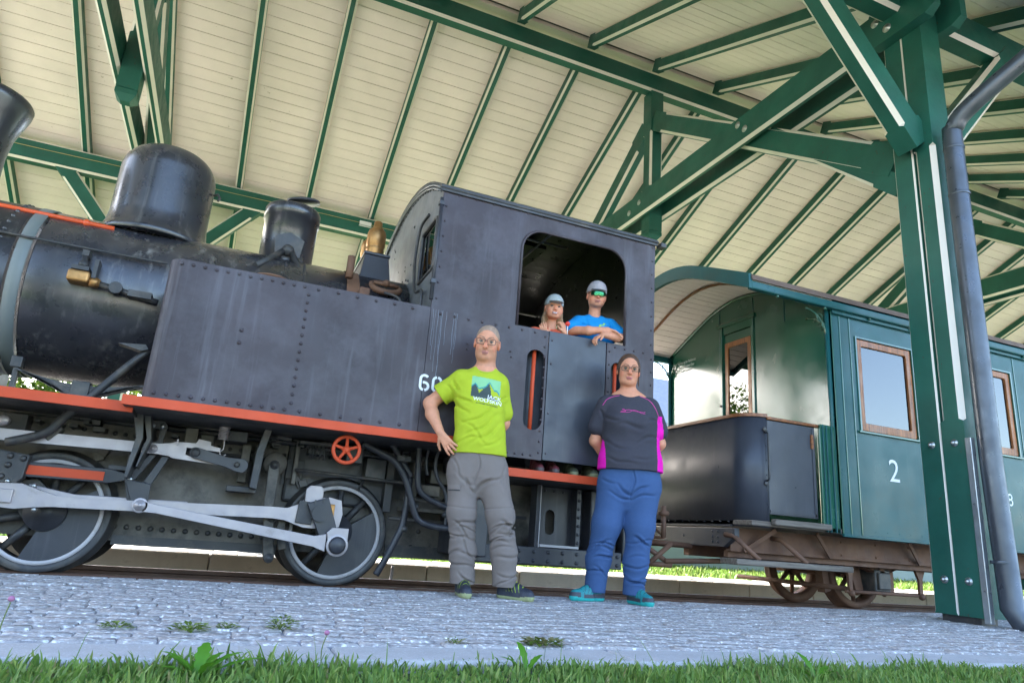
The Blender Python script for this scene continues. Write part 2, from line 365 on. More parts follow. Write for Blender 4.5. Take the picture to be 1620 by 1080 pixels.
def setts(name, parent, x0, x1, y0, y1, sx, sy, top, mats, seed, jitter=.0016, gap=.005):
    rg = np.random.default_rng(seed); m = MB(); y = y0; row = 0
    while y < y1-.02:
        w = sy*rg.uniform(.85, 1.15); w = min(w, y1-y); x = x0+rg.uniform(-sx, 0)
        while x < x1:
            l = sx*rg.uniform(.6, 1.6)
            z = top+rg.normal(0, jitter); t1, t2 = rg.normal(0, .005, 2); g = gap*rg.uniform(.5, 1.5); i_ = .004
            q = [(x+g/2, y+g/2), (x+l-g/2, y+g/2), (x+l-g/2, y+w-g/2), (x+g/2, y+w-g/2)]
            cx, cy = x+l/2, y+w/2
            dxy = rg.normal(0, .004, (4, 2)); q = [(a+d[0], b+d[1]) for (a, b), d in zip(q, dxy)]
            tp = []
            for a, b in q:
                a2 = a+(i_ if a < cx else -i_); b2 = b+(i_ if b < cy else -i_); tp.append((a2, b2, z+(a2-cx)*t1+(b2-cy)*t2))
            md = [(a, b, top-.005) for a, b in q]; bt = [(a, b, top-.03) for a, b in q]
            m.add(bt+md+tp, [(0, 1, 5, 4), (1, 2, 6, 5), (2, 3, 7, 6), (3, 0, 4, 7), (4, 5, 9, 8), (5, 6, 10, 9), (6, 7, 11, 10), (7, 4, 8, 11), (8, 9, 10, 11)],
                  int(rg.integers(0, len(mats))) if len(mats) > 1 else 0, True)
            x += l
        y += w; row += 1
    o = m.build(name, mats, parent, kind='stuff', fix=False)
    return o
setts('granite_setts', pav, -4.5, 15, 2.39, 4.49, .13, .10, 0, ['granite'], 3, .0016, .0025)
kerb0 = MB().box((-5.6, 2.15, -.25), (-4.606, 2.38, -.002)).build('kerb_stone', 'granite_kerb', bevel=.012)
kerb = empty('kerb', (0, 2.26, -.2)); tag(kerb, 'granite kerb between pavement and front lawn', 'kerb', kind='structure')
kerb0.parent = kerb; kerb0.location = (0, -2.26, .2)
for i in range(1, 20): copy_to(kerb0, (i*1.0, 0, 0))
farp = MB().box((-14, 7.06, -.26), (32, 8.12, .012)).build('far_platform', 'joint_sand')
tag(farp, 'sunlit stone platform behind the train', 'platform', kind='structure')
setts('platform_setts', farp, -5, 18, 7.06, 8.12, .16, .13, .03, ['granite_far'], 5, .003, .009)
fk = empty('platform_kerb', (0, 6.97, -.2)); tag(fk, 'beige concrete kerb of the far platform', 'kerb', kind='structure')
k0 = MB().box((-6.0, 6.88, -.25), (-5.008, 7.05, .034)).build('kerb_block', 'concrete', fk, bevel=.012)
for i in range(1, 25): copy_to(k0, (i*1.0, 0, 0))
def rail(y, label):
    w = .032
    pr = [(-.055, -.17), (.055, -.17), (.055, -.16), (.008, -.145), (.008, -.085), (w, -.075), (w, -.053), (w-.006, -.048), (-w+.006, -.048), (-w, -.053), (-w, -.075), (-.008, -.085), (-.008, -.145), (-.055, -.16)]
    o = MB().prism([(y+a, b) for a, b in pr], 'X', -9, 26).build('rail', 'rust_rail'); tag(o, label, 'rail')
rail(5.27, 'rusty steel rail nearest the pavement'); rail(6.03, 'rusty steel rail nearest the far platform')
# ================================================================== shelter
YR, SL = 8.12, .469; TH = math.atan(SL)
def under(y): return 7.75-SL*(abs(y-YR)-.10)
shelter = empty('train_shelter', (5.35, 8.12, 0), 'open timber train shelter of green beams with cream boarded roof', 'shelter')
def beam_mesh(mb, a, b, w, h, up=(0, 0, 1), ch=.028, stop=.25, point=0.):
    a, b = Vector(a), Vector(b); d = b-a; L = d.length; d.normalize(); sd = d.cross(Vector(up)).normalized(); u = sd.cross(d)
    e = .0015; st = min(stop, L*.3)
    secs = [(0, e, 1), (st, e, 1), (st+.018, ch, 1), (L-st-.018, ch, 1), (L-st, e, 1), (L, e, 1)]
    if point: secs = [(-point, e, .72)]+secs+[(L+point, e, .72)]
    vs = []
    for t, c, k in secs:
        W, H = w/2*k, h/2*k
        for x, y in ((-W+c, -H), (W-c, -H), (W, -H+c), (W, H-c), (W-c, H), (-W+c, H), (-W, H-c), (-W, -H+c)): vs.append(a+d*t+sd*x+u*y)
    fs = []; ms = []; n = len(secs)
    mid = 2+(1 if point else 0)
    for i in range(n-1):
        for j in range(8):
            fs.append((i*8+j, i*8+(j+1) % 8, (i+1)*8+(j+1) % 8, (i+1)*8+j)); ms.append(1 if (j % 2 == 1 and mid-1 <= i <= mid+1) else 0)
    fs.append(tuple(range(7, -1, -1))); ms.append(0); fs.append(tuple(range((n-1)*8, n*8))); ms.append(0)
    mb.add(vs, fs, ms)
GC = ['beam_green', 'beam_cream']
def beam(name, a, b, w, h, up=(0, 0, 1), parent=shelter, **k):
    m = MB(); beam_mesh(m, a, b, w, h, up, **k); return m.build(name, GC, parent)
XA, XB = -8.2, 22.5
MB().prism([(YR-.25, 8.02), (YR, 8.10), (YR+.25, 8.02), (YR+.25, 8.09), (YR, 8.20), (YR-.25, 8.09)], 'X', -8.3, 22.6).build('ridge_cap', 'roof_metal', shelter)
MB().box((-8.2, YR-.06, 7.925), (22.5, YR+.06, 7.985)).build('ridge_batten', 'board_cream', shelter)
# roof skin: one object for each board course, seen from below between the rafters
for sgn in (1, -1):
    nrm = Vector((0, sgn*math.sin(TH), math.cos(TH))); dwn = Vector((0, sgn*math.cos(TH), -math.sin(TH)))
    top = Vector((0, YR+sgn*.0, under(YR+sgn*.0)))+nrm*.20
    n = 33 if sgn > 0 else 33; pitch = .195
    for i in range(n):
        c = top+dwn*(i*pitch+pitch/2+.01)+nrm*(.012+rng.uniform(-.0015, .0015))
        m = MB(); g = rng.uniform(.003, .0055)
        m.obox((7.15, c.y, c.z), (15.35, 0, 0), dwn*(pitch/2-g), nrm*.011); m.build('roof_board', 'board_cream', shelter)
    m = MB(); c = top+dwn*(n*pitch/2+.01)+nrm*.032; m.obox((7.15, c.y, c.z), (15.35, 0, 0), dwn*(n*pitch/2), nrm*.006); m.build('roof_felt', 'board_back', shelter)
    m = MB(); c = top+dwn*(n*pitch/2+.06)+nrm*.062; m.obox((7.15, c.y, c.z), (15.5, 0, 0), dwn*(n*pitch/2+.09), nrm*.014); m.build('roof_sheet', 'roof_metal', shelter)
    e = top+dwn*(n*pitch+.03); m = MB(); m.obox((7.15, e.y, e.z-.02), (15.35, 0, 0), (0, .014, 0), (0, 0, .11)); m.build('fascia_board', GC[0], shelter)
    # rafters
    r0 = None
    a = Vector((0, YR+sgn*.11, under(YR+sgn*.11)))+nrm*.0985; b = a+dwn*(n*pitch-.16)
    for k in range(-14, 12):
        x = 5.30-1.19*k
        if x < XA or x > XB: continue
        if r0 is None: r0 = beam('rafter', a+Vector((x, 0, 0)), b+Vector((x, 0, 0)), .125, .197, nrm, ch=.03, stop=.18); rx = x
        else: copy_to(r0, (x-rx, 0, 0))
beam('ridge_beam', (XA, YR, 7.58), (XB, YR, 7.58), .2, .34, stop=.3, ch=.034)
beam('near_purlin', (XA, 3.75, 5.575), (XB, 3.75, 5.575), .22, .33, stop=.3, ch=.034)
beam('far_purlin', (XA, 12.1, 5.74), (XB, 12.1, 5.74), .22, .37, stop=.3, ch=.034)
tr0 = {}
def truss(dx, first):
    XT = 5.35
    P = []
    def B(name, a, b, w, h, up=(0, 0, 1), **k):
        if first: tr0[len(tr0)] = beam(name, a, b, w, h, up, **k)
    B('tie_beam', (XT-.175, 3.42, 5.40), (XT-.175, 12.78, 5.40), .11, .40, stop=.55, ch=.035, point=.09)
    B('tie_beam', (XT+.175, 3.42, 5.40), (XT+.175, 12.78, 5.40), .11, .40, stop=.55, ch=.035, point=.09)
    B('king_post', (XT, 8.12, 4.97), (XT, 8.12, 7.40), .225, .22, (0, 1, 0), stop=.85, ch=.03)
    B('strut', (XT, 3.95, 4.0), (XT, 8.01, 6.85), .17, .30, (0, 0, 1), stop=.35, ch=.035)
    B('strut', (XT, 12.05, 4.2), (XT, 8.23, 6.85), .17, .30, (0, 0, 1), stop=.35, ch=.035)
    B('knee_brace', (XT, 3.92, 3.72), (XT, 5.55, 5.20), .16, .19, (0, 0, 1), stop=.3)
    B('knee_brace', (XT, 12.08, 3.85), (XT, 10.6, 5.20), .16, .19, (0, 0, 1), stop=.3)
    B('knee_brace', (XT-.10, 3.70, 3.98), (XT-1.42, 3.70, 5.415), .19, .27, (0, 1, 0), stop=.22, ch=.036) if False else None
    for s in (-1, 1):
        B('knee_brace', (XT+s*.118, 3.72, 4.02), (XT+s*1.38, 3.72, 5.48), .27, .19, (0, 1, 0), stop=.22, ch=.036)
        B('knee_brace', (XT+s*.125, 12.1, 4.05), (XT+s*1.5, 12.1, 5.66), .24, .17, (0, 1, 0), stop=.22, ch=.03)
    if first:
        # posts: two timbers with a groove between them, steel foot, bolts
        for y0, y1 in ((3.55, 3.742), (3.748, 3.94)):
            tr0[len(tr0)] = beam('post', (XT, (y0+y1)/2, .05), (XT, (y0+y1)/2, 5.42), .24, y1-y0, (0, 1, 0), stop=.0, ch=.012) if y0 > 3.6 else beam('post', (XT, (y0+y1)/2, .05), (XT, (y0+y1)/2, 5.42), .24, y1-y0, (0, 1, 0), stop=1.45, ch=.036)
        m = MB().box((XT-.09, 3.6, -.02), (XT+.09, 3.9, .05)); tr0[len(tr0)] = m.build('post_foot', 'dark_iron', shelter)
        tr0[len(tr0)] = beam('post', (XT, 12.1, .02), (XT, 12.1, 5.58), .24, .26, (0, 1, 0), stop=1.0, ch=.036)
        for z in (.30, 1.33):
            for y in (3.64, 3.83):
                m = MB(); m.lathe([(.030, 0), (.030, -.006), (.018, -.006), (.018, -.020), (.011, -.034), (0, -.036)], (XT-.1205, y, z), 'X', 10)
                tr0[len(tr0)] = m.build('bolt', 'bolt', shelter)
        for y, z in ((3.92, 5.46), (3.80, 5.32), (5.9, 5.48), (5.78, 5.36), (8.12, 5.42), (8.4, 5.36)):
            m = MB(); m.lathe([(.045, 0), (.045, -.004), (.020, -.004), (.020, -.014), (0, -.015)], (XT-.231, y, z), 'X', 14); tr0[len(tr0)] = m.build('bolt', 'bolt', shelter)
        m = MB(); w = .1125
        vs = [(XT-w, 8.01, 4.967), (XT+w, 8.01, 4.967), (XT+w, 8.23, 4.967), (XT-w, 8.23, 4.967)]
        k = .985; vs += [(XT-w*k, 8.12-.11*k, 4.95)]*0
        m.box((XT-w*.93, 8.12-.102, 4.955), (XT+w*.93, 8.12+.102, 4.969)); m.box((XT-w, 8.01, 4.90), (XT+w, 8.23, 4.957))
        m.add([(XT-w, 8.01, 4.90), (XT+w, 8.01, 4.90), (XT+w, 8.23, 4.90), (XT-w, 8.23, 4.90), (XT-w*.45, 8.07, 4.83), (XT+w*.45, 8.07, 4.83), (XT+w*.45, 8.17, 4.83), (XT-w*.45, 8.17, 4.83)],
              [(0, 1, 5, 4), (1, 2, 6, 5), (2, 3, 7, 6), (3, 0, 4, 7), (4, 5, 6, 7)])
        tr0[len(tr0)] = m.build('post_finial', 'beam_green', shelter)
    else:
        for o in tr0.values(): copy_to(o, (dx, 0, 0))
truss(0, True)
for dx in (-7.14, 7.14, 14.28): truss(dx, False)
# downpipe, gutter, conduit, lamp and cable
pth = bez([(5.315, 3.43, -.02), (5.315, 3.43, .10), (5.315, 3.43, 2.0), (5.315, 3.43, 3.86), (5.315, 3.40, 4.06), (5.36, 3.25, 4.22), (5.58, 2.75, 4.58), (5.78, 2.25, 4.92)], 5)
pth = [Vector((5.375, 3.32, .0)), Vector((5.345, 3.365, .05)), Vector((5.323, 3.41, .13))]+pth[8:]
dp = MB().tube(pth, .076, 20).build('downpipe', 'downpipe', shelter)
for z in (.45, 3.42, 3.86): MB().lathe([(.080, -.012), (.083, 0), (.080, .012)], (5.315, 3.43, z), 'Z', 20, caps=False).build('pipe_clamp', 'downpipe', dp)
MB().box((5.215, 3.50, .02), (5.262, 3.548, 1.36)).build('conduit', 'galv', shelter, bevel=.004)
gp = [(2.05+.075*math.cos(R(a)), 4.95+.075*math.sin(R(a))) for a in range(180, 361, 20)]
gp += [(2.05+.067*math.cos(R(a)), 4.95+.067*math.sin(R(a))) for a in range(360, 179, -20)]
MB().prism(gp, 'X', XA, XB).build('gutter', 'downpipe', shelter)
m = MB().box((1.50, 11.94, 5.72), (1.72, 11.985, 5.82)); lamp = m.build('lamp', 'white_paint', shelter, bevel=.008)
MB().tube([(1.49, 11.95, 5.71), (1.49, 11.91, 5.72), (1.73, 11.91, 5.72), (1.73, 11.95, 5.71)], .008, 6).build('lamp_guard', 'galv', lamp)
m = MB().tube([(x, 11.984, 5.79+.006*math.sin(x*2.1)) for x in lin(-8, 16, 60)], .006, 5).build('cable', 'cable', shelter)

# ================================================================== locomotive
YT, YC = 4.45, 5.65
loco = empty('steam_locomotive', (.8, 5.65, -.05), 'black narrow gauge tank steam locomotive with red orange running boards', 'locomotive')
def ribbon(mb, pts, w, y, mi=0, d=.0015):
    """flat stroke in a vertical plane facing -Y"""
    P = [Vector((p[0], 0, p[1])) for p in pts]; vs = []
    for i, p in enumerate(P):
        t = (P[min(i+1, len(P)-1)]-P[max(i-1, 0)]).normalized(); n = Vector((-t.z, 0, t.x))*(w/2)
        for q in (p+n, p-n): vs.append((q.x, y, q.z)); vs.append((q.x, y-d, q.z))
    fs = []
    for i in range(len(P)-1):
        a, b = i*4, i*4+4; fs += [(a+1, a+3, b+3, b+1), (a, a+1, b+1, b), (a+3, a+2, b+2, b+3)]
    mb.add(vs, fs, mi)
# ---- side tank
def tank_outline(y0, y1, sg):
    r = .10; x0, x1 = -.54, 1.128
    yo, yi = (y0, y1)
    pts = [(x1, yo), (x1, yi), (x0, yi)]
    cx, cy = x0+r, yo+sg*r
    for i in range(9):
        a = R(90*i/8); pts.append((cx-r*math.cos(a), cy-sg*r*math.sin(a)))
    return pts
tank = MB().prism(tank_outline(YT, 5.12, 1), 'Z', .997, 1.876).build('side_tank', 'tank_black', loco, bevel=.014, seg=3)
MB().prism(tank_outline(6.85, 6.18, -1), 'Z', .997, 1.876).build('side_tank', 'tank_black', loco, bevel=.014)
rv = MB(); xs = list(np.arange(-.47, .30, .0672))+list(np.arange(.36, 1.12, .128))
rv.rivets([(x, YT-.0005, 1.845+.002*math.sin(x*30)) for x in xs], .0125); rv.rivets([(x, YT-.0005, 1.03) for x in xs], .0125)
rv.rivets([(.302, YT-.0005, z) for z in np.arange(1.075, 1.83, .0555)], .012); rv.rivets([(-.061, YT-.0005, 1.487), (-.061, YT-.0005, 1.405)], .014)
rv.build('tank_rivets', 'tank_black', tank, kind='stuff')
MB().lathe([(.11, 0), (.11, .02), (.085, .03), (.085, .045), (.12, .05), (.12, .06), (0, .062)], (.06, 4.68, 1.87), 'Z', 24).build('filler_cap', 'rust', tank)
# stencilled number on the tank side
dg = MB()
def stroke(pts, ox, oz, w=.0175): ribbon(dg, [(ox+x*.0046, oz+z*.0044) for x, z in pts], w, YT-.0015)
ox, oz = 1.106, 1.282
stroke(arc(7, 17.5, 6, 38, 180, 8)+[(1, 10)]+arc(7, 6.5, 6, 180, 262, 5), ox, oz)
stroke(arc(7.4, 6.5, 6, 278, 360, 5)+arc(7.4, 6.5, 6, 0, 90, 5)+[(4.6, 12.2)], ox, oz)
for a0, a1, cz, m_ in ((98, 180, 17, 1), (82, 0, 17, 1)): pass
stroke(arc(6, 17, 6, 98, 180, 5)+arc(6, 6.5, 6, 180, 262, 5), ox+.094, oz); stroke(arc(6, 17, 6, 82, 0, 5)+arc(6, 6.5, 6, 0, -82, 5), ox+.094, oz)
dg.build('painted_number', 'white_paint', tank, fix=False)
# white limescale runs below the tank seam
for k in range(9):
    x0_ = (1.165, 1.185, 1.205, 1.215, 1.30, 1.315, 1.325, 1.245, 1.15)[k]; z1_ = (1.50, 1.42, 1.55, 1.38, 1.56, 1.50, 1.60, 1.62, 1.6)[k]; m = MB()
    ribbon(m, [(x0_+.0018*math.sin(z*31+k*2)+.02*(1.87-z)*((k % 3)-1)*.25, z) for z in lin(1.865, z1_, 14)], rng.uniform(.0014, .0034), YT-.0022, d=.0006); m.build('limescale_run', 'limescale', tank, fix=False)
# ---- cab
cab_side = MB(); win = rpoly(1.785, 1.884, 2.702, 2.655, .17, 7, (0, 0, 1, 1))
outer = [(1.13, 1.862), (1.785, 1.862), (1.785, 1.884)]
outer = [(1.13, 1.868), (1.784, 1.868)]+[p for p in reversed(win)][0:0]
ul = [(1.784, 1.868)]+arc(1.955, 2.485, .171, 180, 90, 7)+arc(2.531, 2.485, .171, 90, 0, 7)+[(2.702, 1.868)]
cab_side.prism([(1.13, 1.868)]+ul+[(2.975, 1.868), (2.975, 2.80), (1.13, 2.80)], 'Y', YT+.004, YT+.024)
cs = cab_side.build('cab_side', 'tank_black', loco)
fr_ = MB(); fr_.tube([(x, YT+.002, z) for x, z in ul], .011, 8, caps=True); fr_.build('window_rim', 'tank_black', cs)
MB().prism([[(1.13, .95), (1.72, .95), (1.72, .908), (2.046, .908), (2.046, 1.868), (1.13, 1.868)], rpoly(1.882, 1.115, 2.030, 1.708, .0735, 8)], 'Y', YT-.002, YT+.018).build('side_panel', 'tank_black', loco)
door = MB().box((2.053, YT-.001, .912), (2.540, YT+.019, 1.872)).build('cab_door', 'apron_black', loco, bevel=.003)
MB().prism([[(2.547, .912), (2.975, .912), (2.975, 1.868), (2.547, 1.868)], rpoly(2.588, 1.16, 2.705, 1.722, .058, 8)], 'Y', YT-.002, YT+.018).build('side_panel', 'tank_black', loco)
rv = MB()
rv.rivets([(x, YT-.002, 1.838) for x in np.arange(1.2, 2.03, .105)], .011); rv.rivets([(2.02, YT-.002, z) for z in np.arange(.96, 1.84, .078)], .010)
rv.rivets([(2.078, YT-.001, z) for z in (.96, 1.25, 1.62, 1.80)], .008); rv.rivets([(x, YT-.002, .935) for x in (1.78, 1.84, 1.90, 1.96)], .010)
rv.rivets([(2.57, YT-.002, z) for z in np.arange(.96, 1.84, .105)], .009); rv.rivets([(x, YT-.002, 1.84) for x in np.arange(2.62, 2.96, .085)], .010)
rv.rivets([(2.95, YT-.002, z) for z in np.arange(.96, 1.82, .105)], .009); rv.rivets([(2.95, YT+.004, z) for z in np.arange(1.92, 2.78, .12)], .009)
rv.rivets([(1.16, YT+.004, z) for z in np.arange(1.95, 2.78, .12)], .009); rv.rivets([(x, YT+.004, 2.775) for x in np.arange(1.25, 2.95, .14)], .008)
rv.rivets([(1.42, YT-.002, 1.66), (1.42, YT-.002, 1.62), (1.75, YT-.002, 1.66), (1.76, YT-.002, 1.62)], .009)
rv.build('cab_rivets', 'tank_black', cs, kind='stuff')
# recess boxes and red grab rails behind the slots
for xa, xb, z0, z1 in ((1.86, 2.05, 1.09, 1.73), (2.565, 2.725, 1.14, 1.74)):
    m = MB(); m.box((xa, YT+.10, z0), (xb, YT+.11, z1)); m.box((xa-.01, YT+.018, z0), (xa, YT+.11, z1)); m.box((xb, YT+.018, z0), (xb+.01, YT+.11, z1)); m.box((xa, YT+.018, z0-.01), (xb, YT+.11, z0)); m.box((xa, YT+.018, z1), (xb, YT+.11, z1+.01))
    rc = m.build('grab_recess', 'apron_black', loco)
    xm = (xa+xb)/2+.004
    MB().tube([(xm, YT+.045, z0), (xm, YT+.045, z1)], .0155, 10).build('grab_rail', 'orange_red', rc)
# roof and end walls
RR = 2.196; zc_ = 3.175-RR
def roof_arc(hw, dz=0., n=20): return [(YC+(-hw+2*hw*i/n), zc_+dz+math.sqrt(RR**2-(-hw+2*hw*i/n)**2)) for i in range(n+1)]
ra = roof_arc(1.212); rb = roof_arc(1.212, .018)
MB().prism(ra+rb[::-1], 'X', 1.105, 2.995).build('cab_roof', 'loco_black', loco)
m = MB(); m.tube([(x, YC-1.212, 2.808) for x in (1.10, 3.0)], .008, 8); m.box((1.105, YC-1.212, 2.782), (2.99, YC-1.2005, 2.806)); m.build('roof_gutter', 'dark_iron', loco)
MB().box((3.0, 4.40, 2.765), (3.05, 4.47, 2.80)).build('lamp_iron', 'dark_iron', loco)
mat('cab_front', (.125, .13, .14), rough=.45, var=.3, vscale=3, bump=.12, bscale=16, dirt=(.05, .05, .05), dscale=5, dlo=.55, dhi=.8, streak=(.2, .2, .21), samt=.4)  # lighter grey than the tank: the wall's reflection is put into its colour
fw = [(4.475, .95), (6.825, .95)]+[(y, z-.002) for y, z in reversed(roof_arc(1.175))]
cf = MB().prism([fw, rpoly(4.54, 2.20, 4.95, 2.62, .03, 3), rpoly(6.35, 2.20, 6.76, 2.62, .03, 3)], 'X', 1.13, 1.148).build('cab_front', 'cab_front', loco)
m = MB(); pts = rpoly(4.54, 2.20, 4.95, 2.62, .03, 3); m.tube([(1.128, y, z) for y, z in pts], .012, 6, closed=True); m.build('spectacle_rim', 'dark_iron', cf)
MB().box((1.136, 4.55, 2.21), (1.142, 4.94, 2.61)).build('spectacle_pane', 'window_glass', cf)
rv = MB(); ra2 = roof_arc(1.12, -.05, 26)
rv.rivets([(1.13, y, z) for y, z in ra2], .010, (-1, 0, 0))
for k in range(34): rv.rivets([(1.13, rng.uniform(5.15, 6.5), rng.uniform(2.25, 2.95))], rng.uniform(.007, .014), (-1, 0, 0))
rv.build('front_rivets', 'dark_iron', cf, kind='stuff')
for dz, rr_ in ((-.012, .010), (-.04, .008)): 
    m = MB(); m.tube([(1.112, y, z+dz) for y, z in roof_arc(1.19)], rr_, 6); m.build('roof_bead', 'cab_front', cf)
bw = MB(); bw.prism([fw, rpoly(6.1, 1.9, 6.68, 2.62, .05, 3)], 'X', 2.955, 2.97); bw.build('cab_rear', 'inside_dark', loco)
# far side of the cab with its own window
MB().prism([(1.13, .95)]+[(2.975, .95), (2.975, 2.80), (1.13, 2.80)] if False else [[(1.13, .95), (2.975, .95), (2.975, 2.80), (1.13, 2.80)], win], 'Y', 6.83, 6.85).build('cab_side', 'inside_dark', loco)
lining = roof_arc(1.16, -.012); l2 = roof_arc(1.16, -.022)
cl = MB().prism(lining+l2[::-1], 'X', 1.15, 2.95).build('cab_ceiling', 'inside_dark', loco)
m = MB(); m.box((2.05, 5.5, 3.02), (2.45, 6.0, 3.06)); m.build('roof_hatch', 'inside_dark', cl)
m = MB(); m.tube([(1.9, 5.35, 3.01), (2.6, 5.35, 3.01)], .012, 6); m.tube([(2.2, 4.7, 2.86), (2.2, 6.6, 2.86)], .012, 6); m.build('hatch_rail', 'rod_steel', cl)
# boiler backhead with fittings inside the cab
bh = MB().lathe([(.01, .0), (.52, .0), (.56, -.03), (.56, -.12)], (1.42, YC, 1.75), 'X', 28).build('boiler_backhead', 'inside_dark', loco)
m = MB(); m.lathe([(.05, 0), (.07, .01), (.07, .04), (0, .045)], (1.42, 5.4, 2.3), 'X', 14); m.lathe([(.05, 0), (.07, .01), (.07, .04), (0, .045)], (1.42, 5.75, 2.35), 'X', 14); m.build('pressure_gauge', 'brass', bh)
# hand rails and pipes at the cab front corner
m = MB(); m.tube([(1.118, YT-.012, 1.93), (1.118, YT-.012, 2.72)], .014, 8); m.box((1.10, YT-.03, 2.05), (1.135, YT+.01, 2.08)); m.box((1.10, YT-.03, 2.66), (1.135, YT+.01, 2.69)); m.build('hand_rail', 'loco_black', loco)
m = MB(); m.tube(bez([(1.09, 4.62, 1.88), (1.09, 4.64, 2.05), (1.08, 4.78, 2.08), (1.08, 4.88, 2.2), (1.09, 4.98, 2.45), (1.1, 4.95, 2.68), (1.12, 4.8, 2.74)], 6), .012, 7); m.tube(bez([(1.05, 4.9, 1.9), (1.0, 4.95, 2.06), (.9, 5.05, 2.12)], 5), .012, 7)
m.build('copper_pipe', 'dark_iron', loco)
# cab floor and running boards with red edges
def board(x0, x1, z0, z1, y0, name='running_board'):
    o = MB().box((x0, y0+.014, z0+.004), (x1, 2*YC-y0-.014, z1)).build(name, 'dark_iron', loco)
    MB().box((x0-.004, y0, z0), (x1+.004, y0+.013, z1+.003)).build('edge_angle', 'orange_red', o, bevel=.003)
    return o
board(-.617, 1.715, .940, .995, YT-.018); board(-2.6, -.575, .916, .974, 4.58); board(1.73, 2.975, .775, .830, YT-.012, 'cab_footplate')
# ---- boiler
BZ = 1.808
bl = MB().lathe([(.598, -1.41), (.600, -1.40), (.600, 1.12)], (0, YC, BZ), 'X', 72).build('boiler', 'boiler_black', loco)
MB().lathe([(.602, -1.505), (.611, -1.502), (.611, -1.428), (.602, -1.425)], (0, YC, BZ), 'X', 72, caps=False).build('boiler_band', 'band_grey', bl)
for xb in (.16, .30): MB().lathe([(.6005, xb-.012), (.6035, xb-.010), (.6035, xb+.010), (.6005, xb+.012)], (0, YC, BZ), 'X', 72, caps=False).build('cladding_band', 'boiler_black', bl)
sb = MB().lathe([(.02, -2.5), (.50, -2.5), (.60, -2.46), (.605, -2.44), (.605, -1.52)], (0, YC, BZ), 'X', 72).build('smokebox', 'boiler_black', loco)
rv = MB()
for k in range(-9, 40):
    a = R(180+k*7.2-90)
    rv.rivets([(-1.60, YC+.604*math.cos(a), BZ+.604*math.sin(a))], .016, (0, math.cos(a), math.sin(a)))
rv.build('smokebox_rivets', 'boiler_black', sb, kind='stuff')
MB().box((-2.4, 5.25, .9), (-1.6, 6.05, 1.35)).build('smokebox_saddle', 'dark_iron', loco, bevel=.02)
MB().box((.4, 5.3, .5), (1.15, 6.0, 1.6)).build('firebox', 'dark_iron', loco, bevel=.02)
# chimney, dome, sand box, safety valves
MB().lathe([(.30, .50), (.245, .56), (.225, .66), (.222, 1.0), (.240, 1.15), (.275, 1.27), (.305, 1.36), (.312, 1.41), (.300, 1.43), (.26, 1.40), (.22, 1.1)], (-2.125, YC, BZ), 'Z', 40, caps=False).build('chimney', 'boiler_black', loco)
prof = [(.43, .50), (.385, .565), (.358, .63), (.345, .72), (.343, 1.10)]+[(.343*math.cos(R(a))**.62, 1.10+.225*math.sin(R(a))) for a in range(9, 90, 9)]+[(0, 1.325)]
dome = MB().lathe(prof, (-.815, YC, BZ), 'Z', 56).build('steam_dome', 'boiler_black', loco)
MB().tube([(-.47, 5.60, 2.84), (-.44, 5.58, 2.85), (-.42, 5.58, 2.82), (-.43, 5.57, 2.79)], .010, 6).build('dome_hook', 'dark_iron', dome)
sd = MB().lathe([(.235, .50), (.225, .58), (.213, .60), (.213, .96), (.225, .965), (.225, 1.055), (.213, 1.075), (.18, 1.09), (0, 1.095)], (.155, YC, BZ), 'Z', 40).build('sand_dome', 'boiler_black', loco)
m = MB(); m.obox((.17, 5.57, 2.975), (.145, 0, .02), (0, .16, .045), (-.002, -.004, .014)) if False else m.lathe([(0, -.012), (.15, -.012), (.155, 0), (.15, .012), (0, .014)], (0, 0, 0), 'Z', 28)
M4 = Matrix.Translation((.215, 5.60, 2.965)) @ Matrix.Rotation(R(-9), 4, 'Y') @ Matrix.Rotation(R(9), 4, 'X') @ Matrix.Scale(.9, 4)
m.v = [tuple(M4 @ Vector(v)) for v in m.v]; m.build('sand_lid', 'loco_black', sd)
m = MB(); m.prism([(.04, 2.55), (.06, 2.40), (.155, 2.36), (.25, 2.40), (.27, 2.55), (.155, 2.60)], 'Y', 5.425, 5.445); m.tube([(.125, 5.42, 2.43), (-.06, 5.16, 2.17)], .026, 8); m.tube([(.185, 5.42, 2.43), (.345, 5.12, 2.05)], .026, 8); m.ball((.155, 5.42, 2.44), .05, mi=0); m.build('sand_pipe', 'dark_iron', sd)
sv = MB(); w0, w1 = .135, .10
sv.add([(.86-w0, 5.36, 2.28), (.86+w0, 5.36, 2.28), (.86+w0, 5.94, 2.28), (.86-w0, 5.94, 2.28), (.86-w1, 5.40, 2.55), (.86+w1, 5.40, 2.55), (.86+w1, 5.90, 2.55), (.86-w1, 5.90, 2.55)], [(0, 1, 5, 4), (1, 2, 6, 5), (2, 3, 7, 6), (3, 0, 4, 7), (4, 5, 6, 7)])
sv.box((.75, 5.39, 2.55), (.97, 5.91, 2.575)); svb = sv.build('valve_base', 'loco_black', loco, bevel=.006)
for y in (5.50, 5.78):
    MB().lathe([(.070, .0), (.074, .02), (.074, .05), (.078, .06), (.074, .07), (.074, .085), (.080, .095), (.080, .20), (.070, .235), (.045, .265), (.036, .275), (.036, .315), (.028, .325), (0, .327)], (.85, y, 2.575), 'Z', 24).build('safety_valve', 'brass', svb)
mh = MB(); mh.lathe([(.135, -.02), (.135, .02), (.10, .024), (.10, .0)], (0, 0, 0), 'Z', 26); mh.tube([(-.1, 0, .03), (.1, 0, .03)], .014, 6); mh.ball((0, 0, .04), .03)
